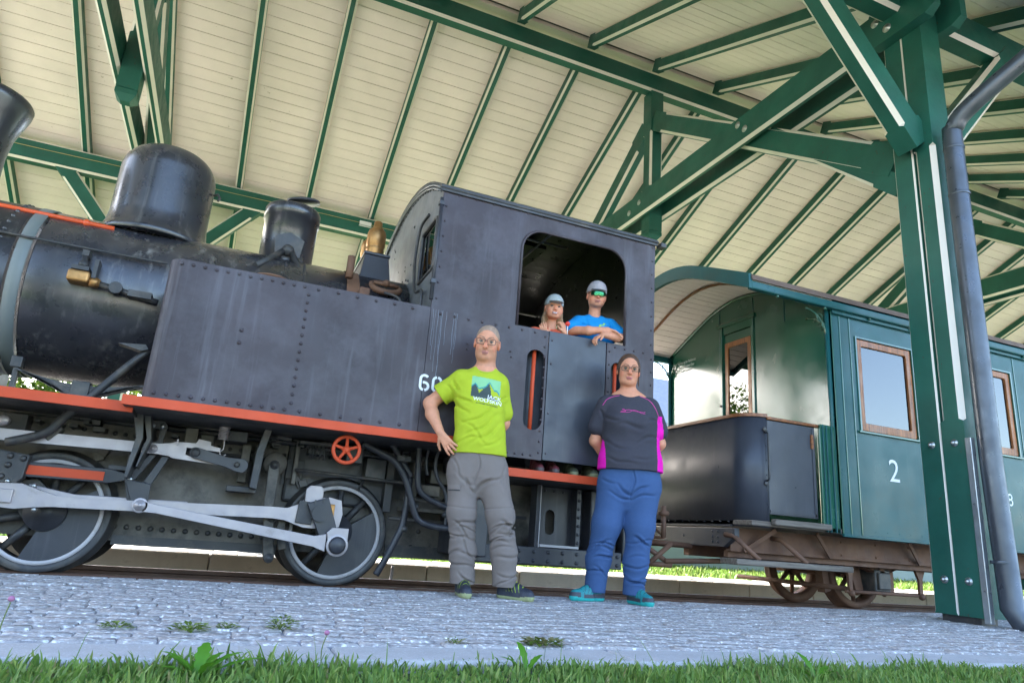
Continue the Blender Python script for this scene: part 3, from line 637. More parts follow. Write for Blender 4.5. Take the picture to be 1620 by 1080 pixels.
M4 = Matrix.Translation((.93, 5.22, 2.22)) @ Matrix.Rotation(R(35), 4, 'X'); mh.v = [tuple(M4 @ Vector(v)) for v in mh.v]; mh.build('washout_port', 'rust', bl)
MB().box((.70, 5.0, 2.02), (.78, 5.15, 2.12)).build('boiler_fitting', 'rust', bl, bevel=.01); MB().tube([(.62, 5.1, 2.2), (.62, 5.1, 2.38)], .03, 8).build('boiler_plug', 'rust', bl)
MB().lathe([(.606, .62), (.606, .72)], (0, YC, BZ), 'X', 60, caps=False).build('rusty_band', 'rust', bl)
# boiler hand rail (orange), thin control rod, clack valve with feed pipe
rl = MB().tube([(-2.4, 5.255, 2.275), (-1.025, 5.255, 2.268)], .0165, 10).build('boiler_rail', 'orange_bright', loco)
MB().box((-1.215, 5.245, 2.17), (-1.18, 5.30, 2.262)).build('rail_bracket', 'orange_red', rl, bevel=.005); MB().ball((-1.197, 5.255, 2.268), .027).build('rail_knob', 'orange_bright', rl)
MB().tube([(-2.3, 5.06, 2.023), (-.62, 5.06, 2.023)], .008, 6).build('control_rod', 'dark_iron', bl)
cv = MB().box((-1.165, 4.945, 1.755), (-1.035, 5.06, 1.835)).build('clack_valve', 'brass', loco, bevel=.018, seg=3)
m = MB(); m.lathe([(.035, 0), (.035, .05), (.028, .05), (.028, .06)], (-1.035, 4.990, 1.775), 'X', 6); m.build('union_nut', 'brass', cv)
m = MB(); m.box((-1.15, 4.950, 1.838), (-1.05, 5.06, 1.865)); m.lathe([(.03, 0), (.03, .04), (.018, .04), (.018, .09)], (-1.095, 4.995, 1.865), 'Z', 10); m.box((-1.115, 4.975, 1.945), (-1.075, 5.10, 1.985)); m.box((-1.03, 4.965, 1.80), (-1.005, 5.07, 1.93)); m.build('valve_bonnet', 'dark_iron', cv)
m = MB(); m.tube([(-.985, 4.990, 1.772), (-.62, 4.990, 1.715)], .021, 10); m.lathe([(.04, -.03), (.04, .03)], (-.875, 4.970, 1.757), 'Y', 16); m.box((-.80, 4.955, 1.72), (-.66, 5.10, 1.765)); m.build('feed_pipe', 'dark_iron', cv)
m = MB(); m.prism([(-.78, 1.385), (-.62, 1.40), (-.60, 1.37), (-.64, 1.355)], 'Y', 4.9, 5.0); m.build('step_plate', 'dark_iron', loco)
MB().tube(bez([(-.60, 4.95, 1.37), (-.70, 4.95, 1.25), (-.86, 4.95, 1.03), (-.98, 4.96, .88), (-1.06, 4.97, .775), (-1.25, 5.0, .70)], 4), .027, 10).build('reversing_rod', 'dark_iron', loco)
# leaf spring above the board
for k in range(7):
    w = .36-.035*k; z0 = 1.085-.0125*k
    pts = [(-.93+w*t, 4.98, z0+.055*(t*t)) for t in lin(-1, 1, 9)]
    m = MB()
    for a, b in zip(pts[:-1], pts[1:]): m.bar(a, b, .075, .0105)
    m.build('spring_leaf', 'dark_iron', loco)
MB().box((-.98, 4.93, .985), (-.88, 5.03, 1.115)).build('spring_buckle', 'dark_iron', loco, bevel=.006); MB().box((-1.31, 4.96, .98), (-1.28, 5.0, 1.2)).build('spring_hanger', 'dark_iron', loco, bevel=.006); MB().box((-1.33, 4.95, 1.15), (-1.27, 5.01, 1.22)).build('hanger_block', 'dark_iron', loco, bevel=.006); MB().box((-.585, 4.95, 1.0), (-.56, 5.0, 1.19)).build('spring_hanger', 'dark_iron', loco, bevel=.006)

# ---- frames
frm = [(-2.6, .16), (-.62, .16), (.42, .13), (.42, .16), (3.0, .16), (3.0, .94), (-2.6, .94)]
fp = MB().prism(frm, 'Y', 5.345, 5.365).build('frame_plate', 'frame_grime', loco)
MB().prism(frm, 'Y', 5.935, 5.955).build('frame_plate', 'frame_grime', loco)
rv = MB(); rv.rivets([(x, 5.345, .875-.002*i) for i, x in enumerate(np.arange(-1.42, -.45, .062))], .016); rv.rivets([(x, 5.345, .80) for x in (-1.42, -1.33, -.55, -.52, .12, .30, .36, .42)], .017)
rv.rivets([(x, 5.345, .25-.01*(x+.6)) for x in np.arange(-.62, .40, .072)], .019); rv.rivets([(x, 5.345, .83) for x in np.arange(-.3, .45, .075)], .016)
rv.rivets([(x, 5.345, z) for x, z in ((1.33, .56), (1.40, .24), (1.55, .24), (1.25, .24), (1.45, .36), (.50, .80), (.6, .75), (.75, .76), (.9, .74))], .02)
rv.build('frame_rivets', 'dark_iron', fp, kind='stuff')
MB().box((-.62, 5.328, .135), (.42, 5.343, .195)).build('frame_angle', 'dark_iron', fp); MB().box((1.2, 5.328, .16), (3.0, 5.343, .25)).build('frame_angle', 'dark_iron', fp)
MB().prism([[(.38, .62), (1.55, .58), (1.55, .86), (.75, .86), (.62, .74), (.38, .78)]], 'Y', 5.318, 5.332).build('frame_doubler', 'dark_iron', fp)
# things between the frames that close the view
MB().box((-.35, 5.4, .5), (.35, 5.9, 1.2)).build('ash_pan', 'dark_iron', loco)
MB().box((-2.3, 5.38, .35), (-1.3, 5.93, .85)).build('frame_stretcher', 'dark_iron', loco)
# ---- wheels
def wheel(xc, zc=.315):
    y0 = 5.20; r = .365
    w = MB(); w.lathe([(.322, .0), (r-.006, .0), (r, .008), (r, .085), (.392, .10), (.392, .125), (.30, .125), (.30, .0)], (xc, y0, zc), 'Y', 64, caps=False)
    w.lathe([(.365, -.001), (.362, -.003), (.326, -.003), (.324, .0)], (xc, y0, zc), 'Y', 64, caps=False)
    t = w.build('driving_wheel', 'dark_iron', loco)
    MB().lathe([(.298, .0), (.299, -.006), (.3225, -.006), (.3235, .0)], (xc, y0, zc), 'Y', 64, caps=False).build('painted_ring', 'ring_white', t)
    for k in range(10):
        a = R(15+36*k); c, s_ = math.cos(a), math.sin(a)
        if -108 < (15+36*k+180) % 360-180 < 38: continue
        m = MB(); m.tube([(xc+c*.07, y0+.05, zc+s_*.07), (xc+c*.31, y0+.04, zc+s_*.31)], [.030, .021], 8); m.build('spoke', 'dark_iron', t)
    pts = [(xc+.03, zc+.01)]+[(xc+.302*math.cos(R(a)), zc+.302*math.sin(R(a))) for a in range(-107, 36, 6)]
    MB().prism(pts, 'Y', y0+.006, y0+.09).build('counterweight', 'loco_black', t)
    MB().lathe([(.0, -.03), (.05, -.03), (.052, -.02), (.118, -.02), (.122, .0), (.122, .10)], (xc, y0, zc), 'Y', 32).build('hub', 'loco_black', t)
    pts = [(xc-.19, zc+.05), (xc-.07, zc-.1), (xc+.08, zc+.06), (xc-.08, zc+.19), (xc-.19, zc+.17)]
    MB().prism(pts, 'Y', y0-.014, y0+.07).build('crank_boss', 'dark_iron', t)
    return t
for xc in (-1.0, .797, -2.8):
    t = wheel(xc)
    b = MB(); b.lathe([(.300, .0), (.365, .0), (.365, .085), (.392, .10), (.392, .125), (.12, .125), (.12, .08), (.300, .07)], (xc, 6.10, .315), 'Y', 48, caps=False)
    b.v = [(v[0], 12.2-v[1], v[2]) for v in b.v]; b.v = [(v[0], v[1], v[2]) for v in b.v]
    b.build('driving_wheel', 'dark_iron', loco); MB().tube([(xc, 5.25, .315), (xc, 6.1, .315)], .06, 12).build('axle', 'dark_iron', loco)
# ---- rods and valve gear
def yprism(name, pts, y0, y1, m, parent=loco, bevel=.005, holes=()): return MB().prism([pts]+list(holes), 'Y', y0, y1).build(name, m, parent, bevel=bevel)
Y1, Y2 = 5.02, 5.075
cr = yprism('coupling_rod', [(-1.26, .325), (-1.13, .318), (-1.03, .335), (-.93, .345), (-.80, .347), (.34, .376), (.42, .370), (.50, .345), (.55, .33), (.70, .328), (.79, .35), (.805, .44), (.785, .53), (.70, .545), (.60, .53), (.52, .49), (.43, .452), (.32, .452), (-.80, .408), (-.93, .412), (-1.03, .44), (-1.12, .468), (-1.26, .46)], Y1, Y2, 'rod_steel')
yprism('rod_key', [(.535, .50), (.655, .50), (.655, .60), (.635, .615), (.56, .615), (.535, .59)], Y1-.004, Y2-.01, 'rod_steel', cr)
yprism('rod_bush', [(.49, .36), (.60, .35), (.60, .50), (.50, .51)], Y1-.02, Y1+.02, 'dark_iron', cr); yprism('rod_wedge', [(.705, .42), (.745, .42), (.745, .50), (.705, .50)], Y1-.006, Y1+.02, 'brass', cr)
yprism('rod_bush', [(-1.26, .35), (-1.15, .35), (-1.15, .43), (-1.26, .43)], Y1-.02, Y1+.02, 'rod_steel', cr)
for x, z in ((-1.26, .31), (-1.03, .322), (-1.20, .475), (-1.06, .46)): MB().ball((x, Y1+.02, z), .016).build('rod_bolt', 'bolt', cr)
yprism('second_rod', [(-1.10, .47), (-.85, .43), (-.2, .44), (-.2, .405), (-1.1, .405)], 5.09, 5.12, 'rod_steel')
MB().tube([(.64, 4.93, .43), (.64, 5.2, .43)], .055, 16).build('crank_pin', 'dark_iron', loco)
rcx = yprism('return_crank', [(.548, .492), (.685, .545), (.79, .285), (.685, .225)], 4.955, 4.99, 'loco_black', bevel=.008)
for x, z in ((.60, .50), (.655, .515)): MB().box((x-.006, 4.948, z-.012), (x+.006, 4.956, z+.018)).build('crank_key', 'dark_iron', rcx)
em = MB(); em.prism([(-.44, .355), (-.36, .352), (.62, .213), (.70, .185), (.70, .30), (.62, .283), (-.36, .404), (-.44, .420)], 'Y', 4.915, 4.948); em.lathe([(0, 0), (.046, 0), (.046, .033), (0, .033)], (-.457, 4.915, .393), 'Y', 22); em.lathe([(0, 0), (.074, 0), (.074, .033), (0, .033)], (.779, 4.915, .231), 'Y', 26); em.prism([(.715, .24), (.845, .24), (.845, .345), (.735, .345), (.70, .31)], 'Y', 4.9155, 4.9475)
er = em.build('eccentric_rod', 'rod_steel', loco, bevel=.003)
MB().lathe([(0, -.022), (.045, -.022), (.055, -.012), (.058, .0), (.058, .03)], (.779, 4.912, .231), 'Y', 20).build('pin_cap', 'loco_black', er)
MB().lathe([(0, -.014), (.012, -.014), (.014, -.008), (.030, -.008), (.034, .0), (.034, .02)], (-.457, 4.912, .393), 'Y', 18).build('pin_cap', 'rod_steel', er)
# expansion link: two slotted bars
lk = yprism('expansion_link', [(-.525, .90), (-.505, .935), (-.43, .94), (-.405, .91), (-.42, .78), (-.49, .765)], 5.06, 5.09, 'dark_iron', holes=[rpoly(-.487, .80, -.445, .89, .018, 5)])
yprism('link_bar', [(-.475, .72), (-.435, .72), (-.535, .54), (-.515, .43), (-.545, .40), (-.59, .55)], 5.055, 5.085, 'loco_black', lk); yprism('link_bar', [(-.40, .72), (-.355, .72), (-.43, .53), (-.445, .40), (-.49, .40), (-.49, .52)], 5.05, 5.085, 'loco_black', lk)
yprism('link_foot', [(-.585, .55), (-.43, .53), (-.425, .38), (-.49, .37), (-.52, .40)], 5.03, 5.05, 'loco_black', lk)
for x, z in ((-.555, .55), (-.475, .525), (-.495, .905), (-.435, .905)): MB().lathe([(0, -.012), (.012, -.012), (.018, 0), (.018, .01)], (x, 5.045 if z < .7 else 5.06, z), 'Y', 10).build('link_bolt', 'bolt', lk)
rr2 = yprism('radius_rod', [(-2.2, .700), (-.43, .722), (-.36, .715), (-.335, .705), (-.06, .690), (-.06, .712), (-.245, .730), (-.265, .735), (-.265, .782), (-.06, .775), (-.06, .800), (-.12, .81), (-.125, .835), (-.20, .845), (-.215, .815), (-.335, .812), (-.36, .800), (-.43, .788), (-2.2, .772)], 5.01, 5.045, 'rod_steel')
MB().lathe([(0, -.014), (.010, -.014), (.012, -.006), (.026, -.006), (.029, .0), (.029, .02)], (-.462, 5.008, .752), 'Y', 18).build('pin_cap', 'rod_steel', rr2)
MB().box((-.33, 5.0, .79), (-.32, 5.02, .83)).build('rod_oiler', 'rod_steel', rr2)
lv = yprism('valve_lever', arc(-.205, .752, .036, 80, 260, 8)+[(-.02, .682), (.06, .655)]+arc(.085, .697, .047, -80, 80, 8)+[(.0, .742)], 4.965, 5.0, 'loco_black')
MB().lathe([(0, -.016), (.024, -.016), (.03, .0), (.03, .02)], (-.205, 4.965, .752), 'Y', 14).build('pin_cap', 'dark_iron', lv); MB().lathe([(0, -.02), (.016, -.02), (.02, .0)], (.06, 4.965, .70), 'Y', 10).build('lever_bolt', 'dark_iron', lv)
# slide bar with red face
sbar = yprism('slide_bar', [(-2.3, .50), (-.68, .515), (-.55, .552), (-.55, .575), (-.68, .605), (-2.3, .60)], 5.09, 5.15, 'loco_black')
MB().box((-1.145, 5.083, .527), (-.71, 5.092, .582)).build('painted_strip', 'orange_red', sbar)
ch_ = yprism('crosshead', [(-1.75, .44), (-1.16, .46), (-1.13, .50), (-1.12, .64), (-1.3, .66), (-1.75, .66)], 5.04, 5.12, 'dark_iron', bevel=.01)
for x, z in ((-1.22, .625), (-1.15, .615), (-1.24, .50), (-1.22, .57)): MB().lathe([(0, -.02), (.014, -.02), (.02, 0)], (x, 5.04, z), 'Y', 8).build('crosshead_bolt', 'dark_iron', ch_)
MB().lathe([(0, -.02), (.03, -.02), (.035, 0), (.035, .03)], (-1.30, 5.02, .83), 'Y', 16).build('pin_cap', 'rod_steel', loco)
# brackets, hangers, small fittings on the frame
def bracket(pts, y0=4.80, y1=4.84): return yprism('bracket', pts, y0, y1, 'dark_iron')
bracket([(-.60, .955), (-.54, .955), (-.515, .80), (-.555, .55), (-.575, .55), (-.555, .80)], 4.86, 5.34); bracket([(-.545, .95), (-.50, .95), (-.47, .80), (-.515, .62), (-.525, .62), (-.495, .80)], 4.88, 5.3)
bracket([(.20, .97), (.245, .97), (.215, .80), (.205, .55), (.16, .56), (.165, .80)], 4.9, 5.34)
MB().box((.02, 5.1, .53), (.21, 5.3, .57)).build('bracket', 'dark_iron', loco, bevel=.006)
MB().box((-.70, 5.1, .60), (-.57, 5.3, .63)).build('bracket', 'dark_iron', loco, bevel=.004); MB().box((-.60, 5.1, .60), (-.57, 5.3, .71)).build('bracket', 'dark_iron', loco, bevel=.004)
hg = yprism('brake_hanger', [(.265, .73), (.29, .765), (.325, .765), (.345, .73), (.345, .45), (.40, .12), (.385, .085), (.345, .085), (.325, .12), (.275, .45)], 5.10, 5.13, 'frame_grime', bevel=.008)
for x, z in ((.305, .735), (.345, .38), (.365, .115)): MB().lathe([(0, -.014), (.016, -.014), (.018, -.006), (.028, -.006), (.032, .0)], (x, 5.10, z), 'Y', 14).build('hanger_pin', 'dark_iron', hg)
MB().lathe([(0, -.01), (.075, -.01), (.08, 0), (.08, .02)], (.31, 5.135, .745), 'Y', 20).build('hanger_boss', 'frame_grime', hg)
yprism('brake_shoe', [(.40, .45), (.455, .45), (.44, .32), (.47, .18), (.42, .17), (.385, .30)], 5.12, 5.2, 'frame_grime')
MB().obox((.49, 5.30, .655), (.03, 0, -.05), (0, .03, 0), (.018, 0, .011)).build('sand_nozzle', 'dark_iron', loco, bevel=.005); MB().obox((.53, 5.28, .635), (.028, 0, .01), (0, .03, 0), (-.01, 0, .024)).build('sand_nozzle', 'dark_iron', loco, bevel=.005)
MB().obox((-.77, 5.32, .74), (.02, 0, .04), (0, .03, 0), (.03, 0, -.012)).build('frame_clip', 'frame_grime', loco, bevel=.005); MB().obox((-.80, 5.33, .69), (.03, 0, .012), (0, .02, 0), (-.01, 0, .03)).build('frame_clip', 'frame_grime', loco, bevel=.005)
MB().obox((-1.03, 5.05, .79), (.032, 0, .04), (0, .05, 0), (.02, 0, -.018)).build('rod_guide', 'frame_grime', loco, bevel=.005)
# coil spring with hook
sp = MB(); n_ = 110; sp.tube([(-.055+.032*math.cos(i*.75), 5.02+.032*math.sin(i*.75), 1.0-.0013*i) for i in range(n_)], .0055, 6); sp.tube(bez([(-.045, 5.02, .86), (-.042, 5.02, .80), (-.06, 5.02, .775), (-.045, 5.02, .745), (-.02, 5.02, .765)], 4), .005, 6)
sp.build('coil_spring', 'rod_steel', loco)
# hand wheel
hw = MB(); cx, cz = .705, .843; yy = 4.60
hw.tube([(cx+.085*math.cos(R(a)), yy, cz+.085*math.sin(R(a))) for a in range(0, 360, 12)], .0125, 8, closed=True)
hwo = hw.build('hand_wheel', 'orange_red', loco)
for k in range(5):
    a = R(20+72*k); MB().tube([(cx+.02*math.cos(a), yy, cz+.02*math.sin(a)), (cx+.078*math.cos(a), yy, cz+.078*math.sin(a))], [.012, .010], 6).build('spoke', 'orange_red', hwo)
MB().lathe([(0, -.018), (.014, -.018), (.02, -.01), (.026, .0), (.026, .02)], (cx, yy, cz), 'Y', 14).build('hub', 'orange_red', hwo)
MB().tube([(cx, yy, cz), (cx, 5.3, cz)], .014, 8).build('spindle', 'dark_iron', hwo)
# pipes under the tank
def pipe(name, pts, r, m='loco_black'): return MB().tube(bez(pts, 6), r, 10).build(name, m, loco)
pipe('injector_pipe', [(.86, 4.9, .93), (.98, 4.9, .885), (1.10, 4.9, .83), (1.19, 4.9, .72), (1.25, 4.9, .58), (1.31, 4.9, .45), (1.42, 4.9, .405), (1.60, 4.9, .396), (1.75, 5.0, .396)], .024)
pipe('drain_pipe', [(1.03, 4.95, 1.0), (1.10, 4.95, .93), (1.18, 4.95, .82), (1.245, 4.95, .74)], .024)
pipe('sand_pipe', [(1.245, 4.97, .74), (1.24, 4.97, .55), (1.225, 4.97, .40), (1.195, 4.97, .31), (1.14, 4.98, .17), (1.085, 5.0, .05)], .024)
pipe('feed_pipe', [(1.275, 4.92, .98), (1.28, 4.92, .85), (1.30, 4.92, .67), (1.37, 4.92, .60), (1.46, 4.92, .565), (1.60, 4.92, .52), (1.70, 5.0, .50)], .022)
pipe('thin_pipe', [(1.43, 4.92, .97), (1.41, 4.92, .84), (1.44, 4.92, .74), (1.50, 4.92, .66), (1.525, 4.92, .56), (1.53, 4.92, .40)], .013)
pipe('thin_pipe', [(1.36, 4.96, .97), (1.35, 4.96, .86), (1.37, 4.96, .76)], .012)
m = MB(); m.ball((1.175, 4.93, .86), .035); m.box((1.12, 4.9, .84), (1.22, 4.98, .875)); m.build('pipe_fitting', 'dark_iron', loco)
MB().lathe([(.022, 0), (.03, .02), (.022, .04)], (1.525, 4.92, .47), 'Z', 10).build('pipe_union', 'dark_iron', loco); MB().lathe([(.028, 0), (.032, .02), (.028, .04)], (1.235, 4.97, .35), 'Z', 10).build('pipe_union', 'dark_iron', loco); MB().ball((1.30, 4.95, .53), .03).build('pipe_joint', 'dark_iron', loco)
m = MB(); m.box((1.25, 5.05, .50), (1.65, 5.3, .53)); m.tube([(1.22, 5.0, .585), (1.7, 5.0, .56)], .016, 8); m.box((1.3, 5.1, .58), (1.34, 5.3, .95)); m.box((1.45, 5.15, .72), (1.72, 5.3, .82)); m.build('pipe_support', 'frame_grime', loco, bevel=.004)
MB().box((1.60, 4.75, .22), (1.80, 5.3, .62)).build('injector_box', 'loco_black', loco, bevel=.01)
# clutter between boards and frame, seen as dark shapes
m = MB()
for k in range(26):
    x = rng.uniform(-1.4, 1.6); z = rng.uniform(.84, .93); s_ = rng.uniform(.015, .05)
    m.box((x, 5.2, z), (x+s_*1.6, 5.34, z+s_*.7))
m.build('pipe_brackets', 'dark_iron', loco, kind='stuff')
MB().tube([(-1.5, 5.27, .925), (1.7, 5.27, .905)], .018, 8).build('train_pipe', 'dark_iron', loco); MB().box((.45, 5.1, .90), (.72, 5.3, .925)).build('lubricator', 'dark_iron', loco, bevel=.004)
m = MB(); m.box((.52, 5.1, .84), (.64, 5.25, .90)); [m.tube([(x, 5.09, .80), (x, 5.09, .90)], .006, 6) for x in (.53, .55, .57, .60, .63)]; m.build('lubricator_body', 'dark_iron', loco)
# more fittings in front of the frame plate
for k, (x0_, x1_, z0_, z1_, y0_, y1_) in enumerate(((-.30, -.22, .80, .93, 5.18, 5.33), (-.20, -.11, .83, .90, 5.2, 5.33), (.40, .52, .66, .80, 5.28, 5.33), (.44, .47, .62, .93, 5.2, 5.3), (.95, 1.10, .70, .86, 5.15, 5.3), (1.12, 1.18, .48, .92, 5.2, 5.3), (1.36, 1.52, .62, .70, 5.1, 5.3), (1.55, 1.70, .80, .93, 4.95, 5.2), (-1.36, -1.22, .78, .90, 5.2, 5.33), (.08, .14, .60, .86, 5.2, 5.33), (.78, .90, .80, .92, 5.05, 5.25), (-.05, .10, .86, .93, 5.05, 5.3))):
    MB().box((x0_, y0_, z0_), (x1_, y1_, z1_)).build('frame_fitting', 'dark_iron' if k % 3 else 'frame_grime', loco, bevel=.006)
for a, b, r_ in (((-1.4, 5.24, .80), (.4, 5.24, .775), .011), ((.45, 5.15, .72), (1.7, 5.12, .69), .013), ((.5, 5.1, .88), (1.3, 5.05, .86), .010), ((-.45, 5.2, .95), (.3, 5.2, .93), .014), ((1.15, 5.1, .44), (1.72, 5.1, .43), .015), ((.92, 5.2, .62), (1.05, 5.2, .93), .010)):
    MB().tube([a, b], r_, 7).build('control_pipe', 'dark_iron', loco)
# ---- rear frame under the cab
m = MB(); m.box((1.75, 5.18, .19), (2.97, 5.20, .775)); m.build('rear_frame', 'frame_grime', loco)
MB().prism([[(2.262, .315), (2.72, .335), (2.72, .772), (2.262, .772)], rpoly(2.375, .41, 2.455, .60, .038, 6)], 'Y', 5.02, 5.04).build('rear_panel', 'loco_black', loco)
MB().box((2.228, 4.88, .30), (2.262, 5.0, .772)).build('frame_upright', 'loco_black', loco, bevel=.004); MB().box((2.258, 4.875, .30), (2.264, 4.885, .772)).build('upright_edge', 'ring_white', loco)
MB().box((2.60, 4.93, .335), (2.64, 5.02, .772)).build('frame_angle', 'loco_black', loco, bevel=.004); MB().box((2.71, 4.9, .2), (2.95, 5.1, .772)).build('rear_box', 'loco_black', loco, bevel=.01)
MB().box((1.72, 4.86, .185), (2.98, 4.90, .312)).build('rear_beam', 'loco_black', loco, bevel=.006); MB().box((2.27, 4.87, .318), (2.60, 5.02, .335)).build('rear_ledge', 'ring_white', loco)
rv = MB(); rv.rivets([(x, 4.86, z) for x in np.arange(1.98, 2.95, .12) for z in (.215, .28)], .016); rv.rivets([(2.62, 4.93, z) for z in np.arange(.36, .76, .065)], .014); rv.rivets([(2.67, 5.02, z) for z in np.arange(.39, .76, .09)], .013); rv.rivets([(x, 5.02, .745) for x in np.arange(2.28, 2.58, .08)], .013); rv.rivets([(x, 5.18, .70) for x in (1.92, 2.02, 2.12)], .014)
rv.build('rear_rivets', 'loco_black', loco, kind='stuff')
pipe('steam_hose', [(1.88, 4.95, .50), (1.96, 4.93, .45), (2.0, 4.93, .36), (1.96, 4.95, .33)], .018); MB().tube([(1.80, 5.0, .52), (2.2, 5.0, .52)], .012, 6).build('brake_rod', 'dark_iron', loco)
m = MB(); m.tube(bez([(1.30, 6.05, -.06), (1.36, 6.05, -.09), (1.44, 6.05, -.06), (1.45, 6.05, .06)], 5), .014, 7); m.build('guard_iron', 'rod_steel', loco)
MB().box((2.98, 4.85, .25), (3.05, 6.45, .72)).build('buffer_beam', 'loco_black', loco, bevel=.01)
m = MB(); m.lathe([(.05, 0), (.05, .12), (.16, .13), (.17, .15), (0, .17)], (3.05, YC, .55), 'X', 20); m.build('buffer', 'dark_iron', loco)

# ================================================================== passenger carriage
YS, HW = 4.42, 1.23; X0, X1 = 4.854, 13.6
coach = empty('passenger_carriage', (9.2, 5.65, -.05), 'green wooden passenger carriage with brown framed windows behind the locomotive', 'carriage')
CR = 1.80; cz0 = 3.07-CR
_kd, _kz = [0, .2, .4, .6, .8, 1.0, 1.2, 1.4], [3.10, 3.085, 3.04, 2.965, 2.88, 2.79, 2.70, 2.61]
def cz_at(d):
    d = abs(d); i = min(int(d/.2), 6); t = (d-_kd[i])/.2; g = lambda j: _kz[max(0, min(7, j))] if j >= 0 else _kz[-j]
    p0, p1, p2, p3 = g(i-1), g(i), g(i+1), (g(i+2) if i+2 <= 7 else 2*g(i+1)-g(i))
    return .5*((2*p1)+(p2-p0)*t+(2*p0-5*p1+4*p2-p3)*t*t+(3*p1-p0-3*p2+p3)*t**3)
def carc(hw, dz=0., n=22): return [(YC-hw+2*hw*i/n, dz+cz_at(-hw+2*hw*i/n)) for i in range(n+1)]
WZ0, WZ1 = 1.505, 2.365
bays = [5.505, 6.935, 8.365, 9.795, 11.225, 12.655]
wins = [rpoly(b-.356, WZ0, b+.356, WZ1, .012, 1) for b in bays]
side = MB().prism([[(X0, .592), (X1, .592), (X1, 2.60), (X0, 2.60)]]+wins, 'Y', YS, YS+.03).build('side_wall', 'coach_teal', coach)
MB().prism([[(X0, .592), (X1, .592), (X1, 2.60), (X0, 2.60)]]+wins, 'Y', 6.85, 6.88).build('side_wall', 'coach_teal', coach)
# pillar strips and sheet joints on the side
sj = [X0+.004, X0+.10]+[v for b in bays for v in (b-.43, b+.43)]
for x in sj:
    MB().box((x-.006, YS-.006, .60), (x+.006, YS+.002, 2.58)).build('panel_joint', 'coach_green', side, bevel=.002)
MB().box((X0, YS-.016, .575), (X1, YS+.01, .60)).build('bottom_rail', 'coach_teal', side, bevel=.004)
rv = MB(); rv.rivets([(x, YS-.001, z) for x in sj for z in np.arange(.7, 2.5, .16)], .004, n=5); rv.rivets([(x, YS-.001, .64) for x in np.arange(X0+.1, X1, .14)], .004, n=5); rv.build('panel_screws', 'coach_teal', side, kind='stuff')
for b in bays:
    o = rpoly(b-.352, WZ0+.004, b+.352, WZ1-.004, .012, 1); i_ = rpoly(b-.29, WZ0+.075, b+.29, WZ1-.065, .012, 1)
    wf = MB().prism([o, i_], 'Y', YS+.004, YS+.036).build('window', 'wood_frame', coach, bevel=.005)
    MB().box((b-.295, YS+.022, WZ0+.07), (b+.295, YS+.026, WZ1-.06)).build('pane', 'window_glass', wf)
    MB().box((b-.40, YS-.022, WZ0-.022), (b+.40, YS+.004, WZ0-.002)).build('sill', 'coach_green', wf, bevel=.004)
    MB().box((b-.372, YS-.010, WZ0-.002), (b-.354, YS+.003, WZ1+.016)).build('window_bead', 'coach_green', wf); MB().box((b+.354, YS-.010, WZ0-.002), (b+.372, YS+.003, WZ1+.016)).build('window_bead', 'coach_green', wf); MB().box((b-.354, YS-.010, WZ1), (b+.354, YS+.003, WZ1+.016)).build('window_bead', 'coach_green', wf)
    MB().box((b-.352, 6.856, WZ0+.002), (b+.352, 6.862, WZ1-.002)).build('pane', 'window_glass', coach)
text_mesh('2', .285, 'white_paint', side, (5.512, YS-.002, 1.175), (1, 0, 0), (0, 0, 1), 'painted_class_number', .0012)
text_mesh('8', .17, 'white_paint', side, (7.06, YS-.002, 1.06), (1, 0, 0), (0, 0, 1), 'painted_number', .0012)
# interior
MB().box((X0+.03, 4.47, .60), (X1-.03, 6.84, .66)).build('floor', 'wood_old', coach); MB().box((X0+.04, 4.50, 1.0), (X1-.04, 4.52, 1.48)).build('lining', 'wood_frame', coach)
for b in bays:
    MB().box((b+.62, 4.6, .66), (b+.68, 6.6, 1.75)).build('seat_back', 'wood_frame', coach, bevel=.01)
# end wall facing the locomotive, with a glazed door
prof = [(YS+.002, .60), (6.878, .60)]+[(y, z-.03) for y, z in reversed(carc(HW-.004))]
dhole = rpoly(5.45, .70, 5.905, 2.70, .02, 2)
ew = MB().prism([prof, dhole], 'X', X0, X0+.03).build('end_wall', 'coach_green', coach)
prof2 = [(YS+.002, .60), (6.878, .60)]+[(y, z-.03) for y, z in reversed(carc(HW-.004))]
MB().prism([prof2], 'X', X1-.03, X1).build('end_wall', 'coach_green', coach)
dleaf = MB().prism([rpoly(5.455, .705, 5.90, 2.695, .015, 2), rpoly(5.475, 1.40, 5.88, 2.60, .01, 1)], 'X', X0+.012, X0+.042).build('end_door', 'coach_green', ew, bevel=.004)
MB().prism([rpoly(5.475, 1.405, 5.88, 2.598, .01, 1), rpoly(5.525, 1.47, 5.83, 2.54, .01, 1)], 'X', X0+.004, X0+.03).build('door_frame', 'wood_frame', dleaf, bevel=.005)
MB().box((X0+.016, 5.52, 1.46), (X0+.020, 5.835, 2.545)).build('pane', 'window_glass', dleaf)
m = MB(); m.box((X0-.016, 5.905, .7), (X0+.004, 5.945, 2.78)); m.box((X0-.016, 5.41, .7), (X0+.004, 5.45, 2.78)); m.build('door_post', 'coach_green', ew, bevel=.004); MB().box((X0-.03, 5.38, 2.78), (X0+.004, 5.98, 2.825)).build('door_head', 'coach_green', ew, bevel=.006)
for y in (5.42, 5.955, 4.98): MB().box((X0-.006, y-.004, 2.0 if y != 4.98 else 2.62), (X0, y+.004, 3.0 if y != 4.98 else 2.90)).build('panel_joint', 'coach_teal', ew)
m = MB(); m.tube([(X0-.012, y, z-.045) for y, z in carc(HW-.01)], .016, 8); m.build('arch_moulding', 'coach_green', ew)
MB().lathe([(0, -.03), (.012, -.03), (.012, 0)], (X0, 5.93, 1.9), 'X', 8).build('door_knob', 'dark_iron', dleaf)
